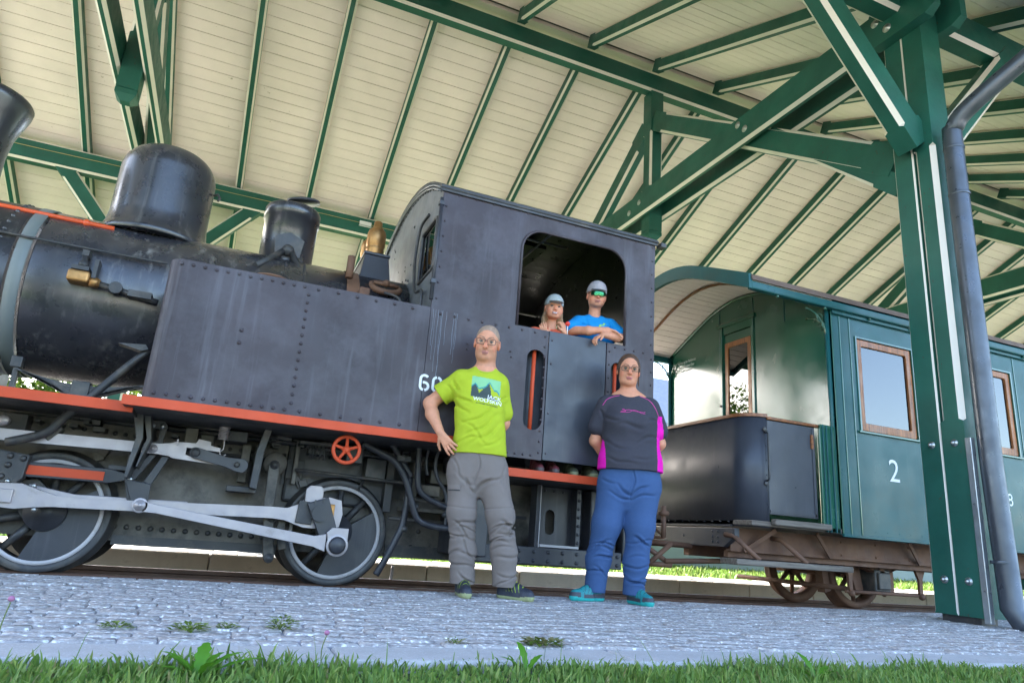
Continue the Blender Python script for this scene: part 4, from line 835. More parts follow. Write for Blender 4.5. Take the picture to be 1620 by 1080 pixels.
for k, tx in enumerate(('Betreten auf der Plattform ist', 'bei geschlossenem Gitter', 'höflichst gestattet')):
    text_mesh(tx, .046, 'white_paint', ew, (X0-.003, 6.56, 2.535-.052*k), (0, -.62, 0), (0, 0, 1), 'painted_notice', .0008)
# corner pillars, cornice, roof
for y in (YS+.03, 6.87): MB().tube([(X0-.02, y, .60), (X0-.02, y, 2.62)], .022, 8).build('corner_pillar', 'coach_teal', coach)
ro = carc(HW+.07, .0); ri = carc(HW+.07, .045)
MB().prism(ro+ri[::-1], 'X', 3.90, X1+.5).build('roof', 'coach_roof', coach)
inner = carc(HW+.035, -.012, 30)
for i in range(30):
    (y0, z0), (y1, z1) = inner[i], inner[i+1]; d = Vector((0, y1-y0, z1-z0)); L = d.length; d.normalize(); nn = Vector((0, -d.z, d.y))
    m = MB(); m.obox((4.385, (y0+y1)/2, (z0+z1)/2), (.465, 0, 0), d*(L/2-.0035), nn*.008); m.build('canopy_board', 'board_cream', coach)
m = MB(); m.tube([(4.35, y, z-.03) for y, z in carc(HW+.0, -.012, 16)], .014, 6); m.build('canopy_rib', 'wood_rail', coach)
m = MB(); e0 = carc(HW+.055, -.01, 22); e1 = carc(HW+.055, .052, 22); e2 = [(y, z-.075) for y, z in carc(HW+.055, -.01, 22)]
MB().prism(e2+e1[::-1], 'X', 3.875, 3.915).build('roof_end_arch', 'coach_teal', coach, bevel=.006)
zE = carc(HW+.055)[0][1]
for y0, y1 in ((YS-.06, YS+.0), (6.88, 6.94)):
    MB().box((3.90, y0, zE-.085), (X1+.5, y1, zE-.012)).build('cornice', 'coach_teal', coach, bevel=.012)
MB().box((X0, YS-.028, 2.545), (X1, YS+.004, 2.585)).build('cornice_bead', 'coach_teal', coach, bevel=.006)
for x in np.arange(4.2, X1, .55): MB().ball((float(x), YS-.04, zE-.095), .014, 8, 6).build('cornice_bolt', 'coach_green', coach)
# scroll brackets under the canopy
for y, sg in ((YS+.03, 1), (6.87, -1)):
    for dx in (-1,):
        m = MB(); pr = [(X0-.03+dx*.24*(1-math.cos(R(a))), y, 2.32+.24*math.sin(R(a))) for a in range(0, 91, 10)]
        m.tube(pr, .009, 6); m.tube([(X0-.10+.035*math.cos(R(a)), y, 2.50+.035*math.sin(R(a))) for a in range(0, 330, 30)], .006, 5); m.tube([(X0-.055+.02*math.cos(R(a)), y, 2.43+.02*math.sin(R(a))) for a in range(0, 330, 30)], .006, 5)
        m.build('scroll_bracket', 'coach_green', coach)
    m = MB(); pr = [(X0-.02, y+sg*.24*(1-math.cos(R(a))), 2.32+.24*math.sin(R(a))) for a in range(0, 91, 10)]
    m.tube(pr, .009, 6); m.tube([(X0-.02, y+sg*(.10+.035*math.cos(R(a))), 2.50+.035*math.sin(R(a))) for a in range(0, 330, 30)], .006, 5); m.tube([(X0-.02, y+sg*(.055+.02*math.cos(R(a))), 2.43+.02*math.sin(R(a))) for a in range(0, 330, 30)], .006, 5)
    m.build('scroll_bracket', 'coach_green', coach)
# entrance platform: curved sheet apron with a wooden hand rail and side door
XF, r = 3.90, .20; ya, yb = 4.45, 6.85
def apron_path(o=0.):
    p = [(4.10, ya+o)]+[(XF+r+(r-o)*math.cos(R(a)), ya+r+(r-o)*math.sin(R(a))) for a in range(270, 179, -9)]
    p += [(XF+o, yb-r)]+[(XF+r+(r-o)*math.cos(R(a)), yb-r+(r-o)*math.sin(R(a))) for a in range(180, 89, -9)]+[(4.10, yb-o)]
    return p
ap = apron_path(); ai = apron_path(.012)
apo = MB().prism(ap+ai[::-1], 'Z', .590, 1.487, smooth_sides=True).build('platform_apron', 'apron_black', coach)
apo.data.polygons.foreach_set('use_smooth', [abs(p.normal.z) < .5 for p in apo.data.polygons])
rp = apron_path(-.012); rq = apron_path(.04)
hr = MB().prism(rp+rq[::-1], 'Z', 1.487, 1.515).build('hand_rail', 'wood_rail', coach, bevel=.006)
MB().box((4.10, ya-.012, 1.472), (4.66, ya+.04, 1.497)).build('hand_rail', 'wood_rail', coach, bevel=.006)
dr = MB().box((4.108, ya+.004, .70), (4.625, ya+.02, 1.468)).build('platform_door', 'apron_black', coach, bevel=.003)
m = MB(); m.box((4.115, ya-.002, .715), (4.61, ya+.005, .735)); m.box((4.59, ya-.002, .715), (4.61, ya+.005, 1.45)); m.build('door_edging', 'apron_black', dr)
MB().box((4.575, ya-.008, 1.28), (4.60, ya+.006, 1.40)).build('hinge', 'wood_rail', dr)
m = MB(); m.tube([(4.072, ya-.004, 1.36), (4.072, ya-.04, 1.35), (4.072, ya-.045, 1.30), (4.072, ya-.045, 1.02), (4.072, ya-.04, .97), (4.072, ya-.004, .96)], .009, 8); m.ball((4.072, ya-.008, 1.385), .022, sc=(1, .5, 1)); m.ball((4.072, ya-.008, .94), .022, sc=(1, .5, 1)); m.build('door_handle', 'dark_iron', coach)
rv = MB(); rv.rivets([(XF-.001, y, .625) for y in np.arange(4.70, 6.6, .105)], .008, (-1, 0, 0)); rv.rivets([(XF-.001, y, 1.455) for y in np.arange(4.70, 6.6, .11)], .006, (-1, 0, 0)); rv.rivets([(4.085, ya-.001, z) for z in np.arange(.65, 1.46, .12)], .006)
rv.build('apron_rivets', 'apron_black', apo, kind='stuff')
m = MB(); m.box((XF-.012, 4.66, .585), (XF-.001, 6.64, .60)); m.build('apron_angle', 'apron_black', apo)
# small lock on the apron front
m = MB(); m.tube([(XF-.03, 6.02, 1.12), (XF-.03, 6.02, 1.02)], .010, 7); m.box((XF-.05, 5.98, 1.12), (XF, 6.06, 1.16)); m.build('apron_latch', 'dark_iron', coach)
MB().box((4.66, YS+.01, .60), (X0-.005, YS+.04, 1.50)).build('door_pillar', 'coach_green', coach, bevel=.006); MB().box((4.66, YS+.002, 1.47), (4.80, YS+.05, 1.50)).build('pillar_cap', 'coach_green', coach)
for x in (4.69, 4.73, 4.79): MB().box((x-.006, YS-.002, .60), (x+.006, YS+.012, 1.50)).build('pillar_moulding', 'coach_teal', coach)
MB().box((XF, 4.43, .600), (X0+.02, 6.87, .640)).build('platform_floor', 'wood_old', coach, bevel=.006); MB().box((4.09, 4.37, .612), (4.69, 4.43, .662)).build('threshold', 'wood_old', coach, bevel=.012)
# underframe
hs = MB().prism([(4.62, .575), (6.68, .575), (6.68, .50), (6.55, .42), (4.76, .42), (4.62, .50)], 'X', XF-.01, XF+.04).build('headstock', 'apron_black', coach, bevel=.006)
rv = MB(); rv.rivets([(XF-.01, y, z) for y in (4.83, 4.9) for z in (.46, .50, .545)]+[(XF-.01, 5.3, .5), (XF-.01, 6.0, .5)], .012, (-1, 0, 0)); rv.build('headstock_rivets', 'apron_black', hs, kind='stuff')
for y in (4.72, 6.52):
    o = MB().prism([(y, .392), (y+.06, .392), (y+.06, .41), (y+.012, .41), (y+.012, .562), (y+.06, .562), (y+.06, .58), (y, .58)], 'X', XF+.03, X1).build('solebar', 'rust', coach)
    if y < 5:
        rv = MB(); rv.rivets([(x, y, z) for x in np.arange(5.15, 8, .42) for z in (.43, .54)], .012); rv.build('solebar_bolts', 'rust', o, kind='stuff')
MB().box((XF+.05, 5.3, .33), (X1, 5.38, .42)).build('draw_bar', 'rust', coach); MB().box((XF+.05, 4.78, .345), (9.5, 4.83, .392)).build('truss_rod', 'rust', coach)
for xa, xb in ((4.05, 4.30), (5.0, 4.75), (6.10, 5.85), (7.3, 7.05)): MB().bar((xa, 4.70, .40), (xb, 4.60, .585), .035, .014, (0, 1, 0)).build('floor_bracket', 'rust', coach)
# step board on two hangers
MB().box((3.69, 4.36, .292), (4.885, 4.56, .338)).build('step_board', 'wood_old', coach, bevel=.008)
for x in (3.93, 4.42):
    m = MB(); m.tube([(x-.06, 4.72, .52), (x-.03, 4.64, .51), (x+.08, 4.47, .335)], .020, 8); m.build('step_hanger', 'rust', coach)
# wheel sets, axle boxes, springs
def wheelset(xc):
    for y, s in ((5.2, 1), (6.1, -1)):
        w = MB(); w.lathe([(.275, 0), (.325, 0), (.335, .02*s), (.335, .09*s), (.362, .10*s), (.362, .125*s), (.275, .125*s), (.275, 0)], (xc, y, .285), 'Y', 48, caps=False)
        w.lathe([(0, .0), (.075, .0), (.085, .02*s), (.085, .12*s)], (xc, y, .285), 'Y', 20)
        wo = w.build('wheel', 'rust', coach)
        for k in range(8):
            a = R(45*k); MB().tube([(xc+.07*math.cos(a), y+.06*s, .285+.07*math.sin(a)), (xc+.285*math.cos(a), y+.05*s, .285+.285*math.sin(a))], [.026, .019], 7).build('spoke', 'rust', wo)
    MB().tube([(xc, 5.0, .285), (xc, 6.3, .285)], .055, 12).build('axle', 'rust', coach)
    for y, s in ((4.95, 1),):
        ab = MB().box((xc-.10, 4.90, .125), (xc+.10, 5.10, .33)).build('axle_box', 'dark_iron', coach, bevel=.015); MB().box((xc-.075, 4.875, .15), (xc+.075, 4.905, .30)).build('box_cover', 'dark_iron', ab, bevel=.01)
        MB().box((xc+.10, 4.93, .11), (xc+.18, 5.08, .32)).build('axle_guard', 'rust', coach, bevel=.01); MB().prism([(xc-.30, .40), (xc-.16, .40), (xc-.11, .12), (xc-.18, .08), (xc-.21, .14)], 'Y', 5.03, 5.06).build('axle_guard', 'rust', coach); MB().prism([(xc+.30, .40), (xc+.16, .40), (xc+.11, .12), (xc+.18, .08), (xc+.21, .14)], 'Y', 5.03, 5.06).build('axle_guard', 'rust', coach)
        for k in range(6):
            w = .43-.055*k; pts = [(xc+w*t, 4.95, .352-.014*k+.05*t*t+.0*k) for t in lin(-1, 1, 9)]; m = MB()
            for a, b in zip(pts[:-1], pts[1:]): m.bar(a, b, .075, .012)
            m.build('spring_leaf', 'rust', coach)
        MB().box((xc-.035, 4.90, .25), (xc+.035, 5.0, .37)).build('spring_buckle', 'rust', coach, bevel=.006)
        for sx in (-1, 1):
            m = MB(); m.ball((xc+sx*.44, 4.95, .405), .04, sc=(1, .9, .8)); m.build('spring_shackle', 'rust', coach)
            m = MB(); m.prism([(xc+sx*.36, .395), (xc+sx*.54, .395), (xc+sx*.475, .26), (xc+sx*.47, .10), (xc+sx*.43, .10), (xc+sx*.43, .26)], 'Y', 4.86, 4.885); m.ball((xc+sx*.45, 4.86, .105), .03); m.build('brake_hanger', 'rust', coach)
            MB().prism([(xc+sx*.33, .10), (xc+sx*.40, .08), (xc+sx*.43, .26), (xc+sx*.38, .42), (xc+sx*.34, .40), (xc+sx*.355, .26)], 'Y', 5.21, 5.30).build('brake_shoe', 'rust', coach)
        MB().tube([(xc-.5, 4.88, .12), (xc+.5, 4.88, .115)], .016, 7).build('brake_rod', 'rust', coach)
    MB().tube([(xc-.42, 4.9, .14), (xc-.42, 6.4, .14)], .022, 8).build('brake_beam', 'rust', coach)
wheelset(5.85); wheelset(11.2)
# coupling towards the locomotive
cp = MB().lathe([(.05, 0), (.05, .25), (.09, .26)], (3.25, YC, .50), 'X', 14).build('buffer_stem', 'rust', coach); MB().lathe([(0, 0), (.14, .01), (.17, .03), (.17, .05), (.05, .08)], (3.22, YC, .50), 'X', 24).build('buffer_head', 'rust', coach)
for a, b in (((3.35, 5.2, .42), (3.62, 5.1, .24)), ((3.62, 5.1, .42), (3.40, 5.15, .22)), ((3.2, 5.3, .43), (3.9, 5.2, .41)), ((3.42, 5.15, .24), (3.62, 5.1, .24)), ((3.55, 5.1, .27), (4.6, 5.05, .33))):
    MB().tube([a, b], .022, 8).build('coupling_link', 'rust', coach)
m = MB(); m.tube([(3.50, 5.05, .46), (3.50, 5.05, .72)], .022, 8); m.lathe([(.04, 0), (.05, .02), (.04, .04)], (3.50, 5.05, .64), 'Z', 12); m.build('coupling_screw', 'rust', coach)
for k in range(4): MB().tube(bez([(3.15+.10*k, 5.2, .52-.02*k), (3.22+.10*k, 5.1, .46), (3.30+.10*k, 5.2, .48), (3.26+.1*k, 5.25, .53)], 4), .014, 6).build('chain_link', 'rust', coach)

# ================================================================== people
def surface_net(F, org, h):
    s = F < 0; nx, ny, nz = F.shape
    c = np.zeros((nx-1, ny-1, nz-1), np.int8); sl = lambda i, n: slice(i, n-1+i)
    for i in (0, 1):
        for j in (0, 1):
            for k in (0, 1): c += s[sl(i, nx), sl(j, ny), sl(k, nz)]
    act = (c > 0) & (c < 8); idx = -np.ones(act.shape, np.int64); cells = np.argwhere(act); idx[act] = np.arange(len(cells))
    P = np.zeros((len(cells), 3)); W = np.zeros(len(cells)); I, J, K = cells.T
    corners = [(i, j, k) for i in (0, 1) for j in (0, 1) for k in (0, 1)]; val = {q: F[I+q[0], J+q[1], K+q[2]] for q in corners}
    for a in corners:
        for ax in range(3):
            if a[ax]: continue
            b = list(a); b[ax] = 1; b = tuple(b); fa, fb = val[a], val[b]; m = (fa < 0) != (fb < 0)
            t = np.where(m, fa/np.where(fa == fb, 1, fa-fb), 0); p = np.tile(np.array(a, float), (len(cells), 1)); p[:, ax] += t; P[m] += p[m]; W[m] += 1
    V = (cells+P/W[:, None])*h+org; faces = []
    for ax in range(3):
        o1, o2 = [(1, 2), (2, 0), (0, 1)][ax]; sa = [slice(1, -1)]*3; sa[ax] = slice(0, -1); sb = [slice(1, -1)]*3; sb[ax] = slice(1, None)
        A, B = s[tuple(sa)], s[tuple(sb)]
        for cond, flip in ((A & ~B, False), (~A & B, True)):
            e = np.argwhere(cond)
            for q in (o1, o2): e[:, q] += 1
            if not len(e): continue
            def cell(d1, d2): q = e.copy(); q[:, o1] -= d1; q[:, o2] -= d2; return idx[q[:, 0], q[:, 1], q[:, 2]]
            f = np.stack([cell(1, 1), cell(0, 1), cell(0, 0), cell(1, 0)], 1); faces.append(f[:, ::-1] if flip else f)
    return V, np.concatenate(faces), cells
class SDF:
    def __init__(s): s.p = []
    def cap(s, a, b, r1, r2=None, k=.02, tint=None, sub=False, flat=None):
        s.p.append(('cap', np.array(a, float), np.array(b, float), r1, r1 if r2 is None else r2, k, tint, sub)); return s
    def ell(s, c, r, k=.02, tint=None, sub=False, rot=None):
        s.p.append(('ell', np.array(c, float), np.array(r, float), rot, None, k, tint, sub)); return s
    def loft(s, kn, k=.02, tint=None, pw=2.0):
        """knots (z, cx, cy, a, b)"""
        s.p.append(('loft', np.array(kn, float), pw, None, None, k, tint, False)); return s
    def chain(s, pts, rs, k=.02, tint=None):
        for i in range(len(pts)-1): s.cap(pts[i], pts[i+1], rs[i], rs[i+1], k, tint)
        return s
    def build(s, h, wrinkle=None, cut=None, paint=None, default=(.5, .5, .5)):
        lo = np.array([9.]*3); hi = -lo; bb = []
        for q in s.p:
            if q[0] == 'cap': r = max(q[3], q[4]); a = np.minimum(q[1], q[2])-r; b = np.maximum(q[1], q[2])+r
            elif q[0] == 'ell': r = q[2] if q[3] is None else np.array([max(q[2])]*3); a, b = q[1]-r, q[1]+r
            else: kn = q[1]; a = np.array([(kn[:, 1]-kn[:, 3]).min(), (kn[:, 2]-kn[:, 4]).min(), kn[:, 0].min()]); b = np.array([(kn[:, 1]+kn[:, 3]).max(), (kn[:, 2]+kn[:, 4]).max(), kn[:, 0].max()])
            bb.append((a, b))
            if not q[7]: lo = np.minimum(lo, a); hi = np.maximum(hi, b)
        lo -= .03; hi += .03; n = np.ceil((hi-lo)/h).astype(int)+1; ax = [lo[i]+h*np.arange(n[i]) for i in range(3)]
        D = np.full(n, .08, np.float32); C = np.zeros(n, np.int16); cols = [default]
        for q, (a, b) in zip(s.p, bb):
            mg = .035+q[5]; i0 = np.clip(np.floor((a-mg-lo)/h).astype(int), 0, n-1); i1 = np.clip(np.ceil((b+mg-lo)/h).astype(int)+1, 1, n)
            sl = tuple(slice(u, v) for u, v in zip(i0, i1)); X, Y, Z = np.meshgrid(*[ax[i][sl[i]] for i in range(3)], indexing='ij', sparse=True)
            if q[0] == 'cap':
                ba = q[2]-q[1]; L = ba@ba+1e-12; t = np.clip(((X-q[1][0])*ba[0]+(Y-q[1][1])*ba[1]+(Z-q[1][2])*ba[2])/L, 0, 1)
                d = np.sqrt((X-q[1][0]-ba[0]*t)**2+(Y-q[1][1]-ba[1]*t)**2+(Z-q[1][2]-ba[2]*t)**2)-(q[3]+(q[4]-q[3])*t)
            elif q[0] == 'ell':
                x, y, z = X-q[1][0], Y-q[1][1], Z-q[1][2]
                if q[3] is not None:
                    M = np.array(q[3]); x, y, z = M[0, 0]*x+M[1, 0]*y+M[2, 0]*z, M[0, 1]*x+M[1, 1]*y+M[2, 1]*z, M[0, 2]*x+M[1, 2]*y+M[2, 2]*z
                r = q[2]; k0 = np.sqrt((x/r[0])**2+(y/r[1])**2+(z/r[2])**2); k1 = np.sqrt((x/r[0]**2)**2+(y/r[1]**2)**2+(z/r[2]**2)**2); d = k0*(k0-1)/np.maximum(k1, 1e-6)
            else:
                kn = q[1]; z1 = Z.ravel(); cx, cy, aa, bb_ = [np.interp(z1, kn[:, 0], kn[:, i])[None, None, :] for i in (1, 2, 3, 4)]; pw = q[2]
                e = (np.abs((X-cx)/aa)**pw+np.abs((Y-cy)/bb_)**pw)**(1/pw); d = (e-1)*np.minimum(aa, bb_); zz = np.maximum(kn[0, 0]-Z, Z-kn[-1, 0]); d = np.where(zz > 0, np.sqrt(np.maximum(d, 0)**2+zz**2), np.maximum(d, zz))
            d = np.broadcast_to(d, D[sl].shape).astype(np.float32); c0 = D[sl]; k = q[5]
            if q[7]:
                hh = np.clip(.5-.5*(c0+d)/k, 0, 1); D[sl] = c0*(1-hh)-d*hh+k*hh*(1-hh)
            else:
                if q[6] is not None or True:
                    cols.append(q[6] or default); m = d < c0-.0005; cc = C[sl]; cc[m] = len(cols)-1
                hh = np.clip(.5+.5*(c0-d)/k, 0, 1); D[sl] = c0*(1-hh)+d*hh-k*hh*(1-hh)
        X, Y, Z = np.meshgrid(*ax, indexing='ij', sparse=True)
        if wrinkle is not None: D = D+np.where(np.abs(D) < .03, wrinkle(X, Y, Z), 0)
        if cut is not None: D = np.maximum(D, cut(X, Y, Z))
        V, F, cells = surface_net(D.astype(np.float64), lo, h); ci = C[cells[:, 0], cells[:, 1], cells[:, 2]]
        col = np.array(cols)[ci]
        if paint is not None: col = paint(V, col)
        return V, F, col
def np_mesh(name, V, F, col, m, parent, xf):
    """xf: 4x4 from figure space to the parent's space"""
    A = np.array(xf); V = V@A[:3, :3].T+A[:3, 3]; me = bpy.data.meshes.new(name)
    me.vertices.add(len(V)); me.vertices.foreach_set('co', V.reshape(-1)); me.loops.add(F.size); me.loops.foreach_set('vertex_index', F.reshape(-1).astype(np.int32))
    me.polygons.add(len(F)); me.polygons.foreach_set('loop_start', np.arange(len(F))*4); me.polygons.foreach_set('loop_total', np.full(len(F), 4)); me.polygons.foreach_set('use_smooth', np.ones(len(F), bool))
    me.materials.append(MATS[m]); me.update(); at = me.color_attributes.new('tint', 'FLOAT_COLOR', 'POINT'); at.data.foreach_set('color', np.concatenate([col, np.ones((len(col), 1))], 1).astype(np.float32).reshape(-1))
    me.validate(); o = bpy.data.objects.new(name, me); COL.objects.link(o); o.parent = parent
    return o
SKIN = (.62, .275, .165); LIP = (.45, .185, .15); DARKLINE = (.16, .05, .04)
def rotm(yaw, pitch, roll): return Matrix.Rotation(R(yaw), 3, 'Z') @ Matrix.Rotation(R(pitch), 3, 'X') @ Matrix.Rotation(R(roll), 3, 'Y')
class Head:
    def __init__(s, c, sc, yaw=0, pitch=0, roll=0): s.c = Vector(c); s.s = sc; s.R = rotm(yaw, pitch, roll)
    def P(s, x, y, z): return tuple(s.c+s.R @ (Vector((x, y, z))*s.s))
    def E(s, S, c, r, **k): S.ell(s.P(*c), [v*s.s for v in r], rot=np.array(s.R), **k)
    def K(s, S, a, b, r1, r2, **k): S.cap(s.P(*a), s.P(*b), r1*s.s, r2*s.s, **k)
    def skin(s, S, skin=SKIN, lip=LIP, jaw=1., smile=0., ears=True, child=False):
        s.child = child
        t = dict(tint=skin); cheek = tuple(a*b for a, b in zip(skin, (1.05, .88, .86)))
        s.E(S, (0, .018, .030), (.075, .095, .088), k=.01, **t); 
        if child: s.E(S, (0, -.018, -.022), (.066, .067, .074), k=.03, **t); s.E(S, (0, -.048, -.080), (.030, .026, .020), k=.03, **t)
        else: s.E(S, (0, -.020, -.030), (.063*jaw, .068, .086), k=.03, **t); s.E(S, (0, -.050, -.094), (.034*jaw, .030, .026), k=.03, **t)
        for x in (-1, 1): s.E(S, (.037*x, -.050, -.034), (.025, .024, .026), k=.02, tint=cheek); s.E(S, (.043*x, -.018, -.074 if not child else -.058), (.021*jaw, .034, .03), k=.03, **t)
        s.K(S, (-.036, -.078, .024), (.036, -.078, .024), .010, .010, k=.018, **t); s.K(S, (0, -.083, .010), (0, -.111+.010*child, -.031+.004*child), .0080, .0130-.003*child, k=.010, tint=cheek)
        for x in (-1, 1):
            s.E(S, (.011*x, -.099+.008*child, -.034+.004*child), (.009-.002*child, .010, .008-.001*child), k=.006, tint=cheek); s.E(S, (.0315*x, -.0975, .003), (.0165, .0135, .0085), k=.009, sub=True)
            s.E(S, (.0065*x, -.106, -.0425), (.0035, .004, .003), k=.002, sub=True)
            if ears: s.E(S, (.079*x, .014, -.008), (.011, .021, .031), k=.006, tint=cheek); s.E(S, (.089*x, .010, -.004), (.006, .011, .018), k=.006, sub=True)
        zz = .008*child
        s.E(S, (0, -.0855+.004*child, -.0635+zz), (.022+.004*smile, .009, .0048), k=.005, tint=lip); s.E(S, (0, -.0835+.004*child, -.0735+zz-.002*smile), (.018+.004*smile, .009, .0058), k=.005, tint=lip)
    def extras(s, obj, xf, brow=(.10, .06, .04), smile=False, eyes=True):
        A = Matrix(xf)
        def put(name, mb, m):
            mb.v = [tuple(A @ Vector(v)) for v in mb.v]; me = bpy.data.meshes.new(name); me.from_pydata(mb.v, [], mb.f); me.materials.append(MATS[m]); me.polygons.foreach_set('use_smooth', [True]*len(mb.f)); o = bpy.data.objects.new(name, me); COL.objects.link(o); o.parent = obj; return o
        s.put = put
        if eyes:
            for x in (-1, 1):
                m = MB(); m.ball(s.P(.0315*x, -.0770, .003), .0125*s.s, 12, 8, sc=(1, .85, .62)); e = put('eye', m, 'eye_white_shaded')
                m = MB(); m.ball(s.P(.0315*x, -.0835, .003), .0058*s.s, 10, 6); put('iris', m, 'iris')
                m = MB(); m.tube([s.P((.0315+.0135*math.cos(R(a)))*x, -.0885+.010*abs(math.cos(R(a)))**2, .004+.0062*math.sin(R(a))) for a in range(0, 181, 20)], .0016*s.s, 5); put('eyelid', m, 'lash')
        for x in (-1, 1):
            m = MB(); m.tube([s.P((.012+.037*t)*x, -.0895+.013*t*t, .026+.006*math.sin(t*2.6)) for t in lin(0, 1, 7)], [.0028*s.s]*6+[.0012*s.s], 5); put('eyebrow', m, 'brow_'+obj.name.split('.')[0]+str(brow)) if False else put('eyebrow', m, brow)
        m = MB(); w = .020 if not smile else .023
        zz = .008*s.child; m.tube([s.P(w*t, -.0935+.003*s.child+.014*t*t, -.0685+zz+(.006*t*t if smile else -.001*t*t)) for t in lin(-1, 1, 9)], [.0008]+[(.0042 if smile else .0014)*s.s]*7+[.0008], 6); put('mouth_line', m, 'white_paint' if smile else 'lash')
    def glasses(s, frame='spectacle_frame', w=.027, h=.017, lens=None, rim=.0016):
        y = -.104
        for x in (-1, 1):
            pts = rpoly(-w, -h, w, h, .008, 4); m = MB(); m.tube([s.P(.033*x+a, y+.004*abs(a+.0*x)/.027+.012*(max(0, a*x)/.027)**2*.6, .002+b) for a, b in pts], rim*s.s, 6, closed=True); g = s.put('spectacles_rim', m, frame)
            if lens: 
                m = MB(); c = [s.P(.033*x+a, y+.004*abs(a)/.027+.012*(max(0, a*x)/.027)**2*.6, .002+b) for a, b in pts]; m.add(c, [tuple(range(len(c)))]); s.put('spectacles_lens', m, lens)
            m = MB(); m.tube([s.P((.033+w)*x, y+.012, .009), s.P(.078*x, -.05, .010), s.P(.083*x, .012, .012)], rim*s.s, 5); s.put('spectacles_arm', m, frame)
        m = MB(); m.tube([s.P(-.006, y, .007), s.P(0, y-.002, .010), s.P(.006, y, .007)], rim*s.s, 5); s.put('spectacles_bridge', m, frame)
mat('lash', (.05, .03, .025), rough=.7, bump=0); mat('brow_grey', (.16, .11, .08), rough=.9, bump=0); mat('brow_brown', (.09, .05, .03), rough=.9, bump=0); mat('brow_fair', (.24, .14, .08), rough=.9, bump=0)
def hand(S, w, d, n, side, sc=1., curl=25, spread=6, tint=SKIN, thumb=40):
    """w wrist, d finger direction, n palm normal, side +-1: which way the thumb lies along d x n"""
    w, d, n = Vector(w), Vector(d).normalized(), Vector(n).normalized(); n = (n-d*n.dot(d)).normalized(); l = d.cross(n)*side
    pal = w+d*.05*sc
    for o in (-.026, -.009, .009, .026): S.cap(w+d*.012*sc+l*o*.55*sc, w+d*.080*sc+l*o*sc, .0135*sc, .0115*sc, k=.012, tint=tint)
    for i, (o, L) in enumerate(((.027, .068), (.010, .078), (-.009, .072), (-.026, .056))):
        b = w+d*.080*sc+l*o*sc; a = R(curl*.6); dirv = (d*math.cos(R(spread*(o/.018)))+l*math.sin(R(spread*(o/.018)))).normalized(); r = [.0092, .0086, .0078, .0066]
        p = b
        for j, f in enumerate((.45, .31, .24)):
            dd = dirv*math.cos(a)+n*math.sin(a); q = p+dd*L*f*sc; S.cap(p, q, r[j]*sc, r[j+1]*sc, k=.003, tint=tint); p = q; a += R(curl)
    b = w+d*.022*sc+l*.026*sc; t1 = (d*math.cos(R(thumb))+l*math.sin(R(thumb))+n*.25).normalized(); t2 = (d*math.cos(R(thumb*.45))+l*math.sin(R(thumb*.45))+n*.3).normalized()
    S.cap(b, b+t1*.040*sc, .0135*sc, .0105*sc, k=.010, tint=tint); S.cap(b+t1*.040*sc, b+t1*.040*sc+t2*.034*sc, .0100*sc, .0075*sc, k=.004, tint=tint)
def folds(amp, f=60, seed=0):
    rg = np.random.default_rng(seed); W = rg.normal(size=(5, 3)); W /= np.linalg.norm(W, axis=1)[:, None]; ph = rg.uniform(0, 6, 5)
    def fn(X, Y, Z):
        u = .5*np.sin(X*17+Z*9+ph[0])+.5*np.sin(Z*13-X*6+ph[1]+Y*8)
        a = np.sin(f*(W[0, 0]*X*.5+W[0, 1]*Y*.3+Z*.75)+2.2*u+ph[2]); b = np.sin(f*.62*(W[1, 0]*X+W[1, 1]*Y*.5+W[1, 2]*Z)+3*u+ph[3])
        return amp*(a*.55+b*.6)
    return fn
def creases(specs):
    """folds pressed into cloth: (x0, z0, x1, z1, width, depth) seen from the front"""
    def fn(X, Y, Z):
        out = 0
        for x0, z0, x1, z1, w, d in specs:
            L = math.hypot(x1-x0, z1-z0); tx, tz = (x1-x0)/L, (z1-z0)/L; mx, mz = (x0+x1)/2, (z0+z1)/2
            al = (X-mx)*tx+(Z-mz)*tz; pe = -(X-mx)*tz+(Z-mz)*tx+.012*np.sin(al*28+x0*50)
            win = np.exp(-(al/(L*.5))**4)*np.where(Y < .06, 1, .25)
            out = out+d*(np.exp(-(pe/w)**2)-.42*np.exp(-((pe-1.9*w)/(1.25*w))**2)-.22*np.exp(-((pe+2.0*w)/(1.3*w))**2))*win
        return out
    return fn
def rand_creases(seed, n, cx, z0, z1, hw, ang, wid=(.005, .010), dep=(.005, .011), slope=0.):
    rg = np.random.default_rng(seed); out = []
    for _ in range(n):
        z = rg.uniform(z0, z1); x = cx(z)+rg.uniform(-hw, hw)*.7; L = rg.uniform(.05, .12); a = R(rg.normal(slope, ang)); out.append((x-L*math.cos(a), z-L*math.sin(a), x+L*math.cos(a), z+L*math.sin(a), rg.uniform(*wid), rg.uniform(*dep)))
    return out
def person(base, th, label, z0=0.):
    root = empty('person', (base[0], base[1], z0), label, 'person'); xf = Matrix.Rotation(R(th), 4, 'Z'); return root, xf
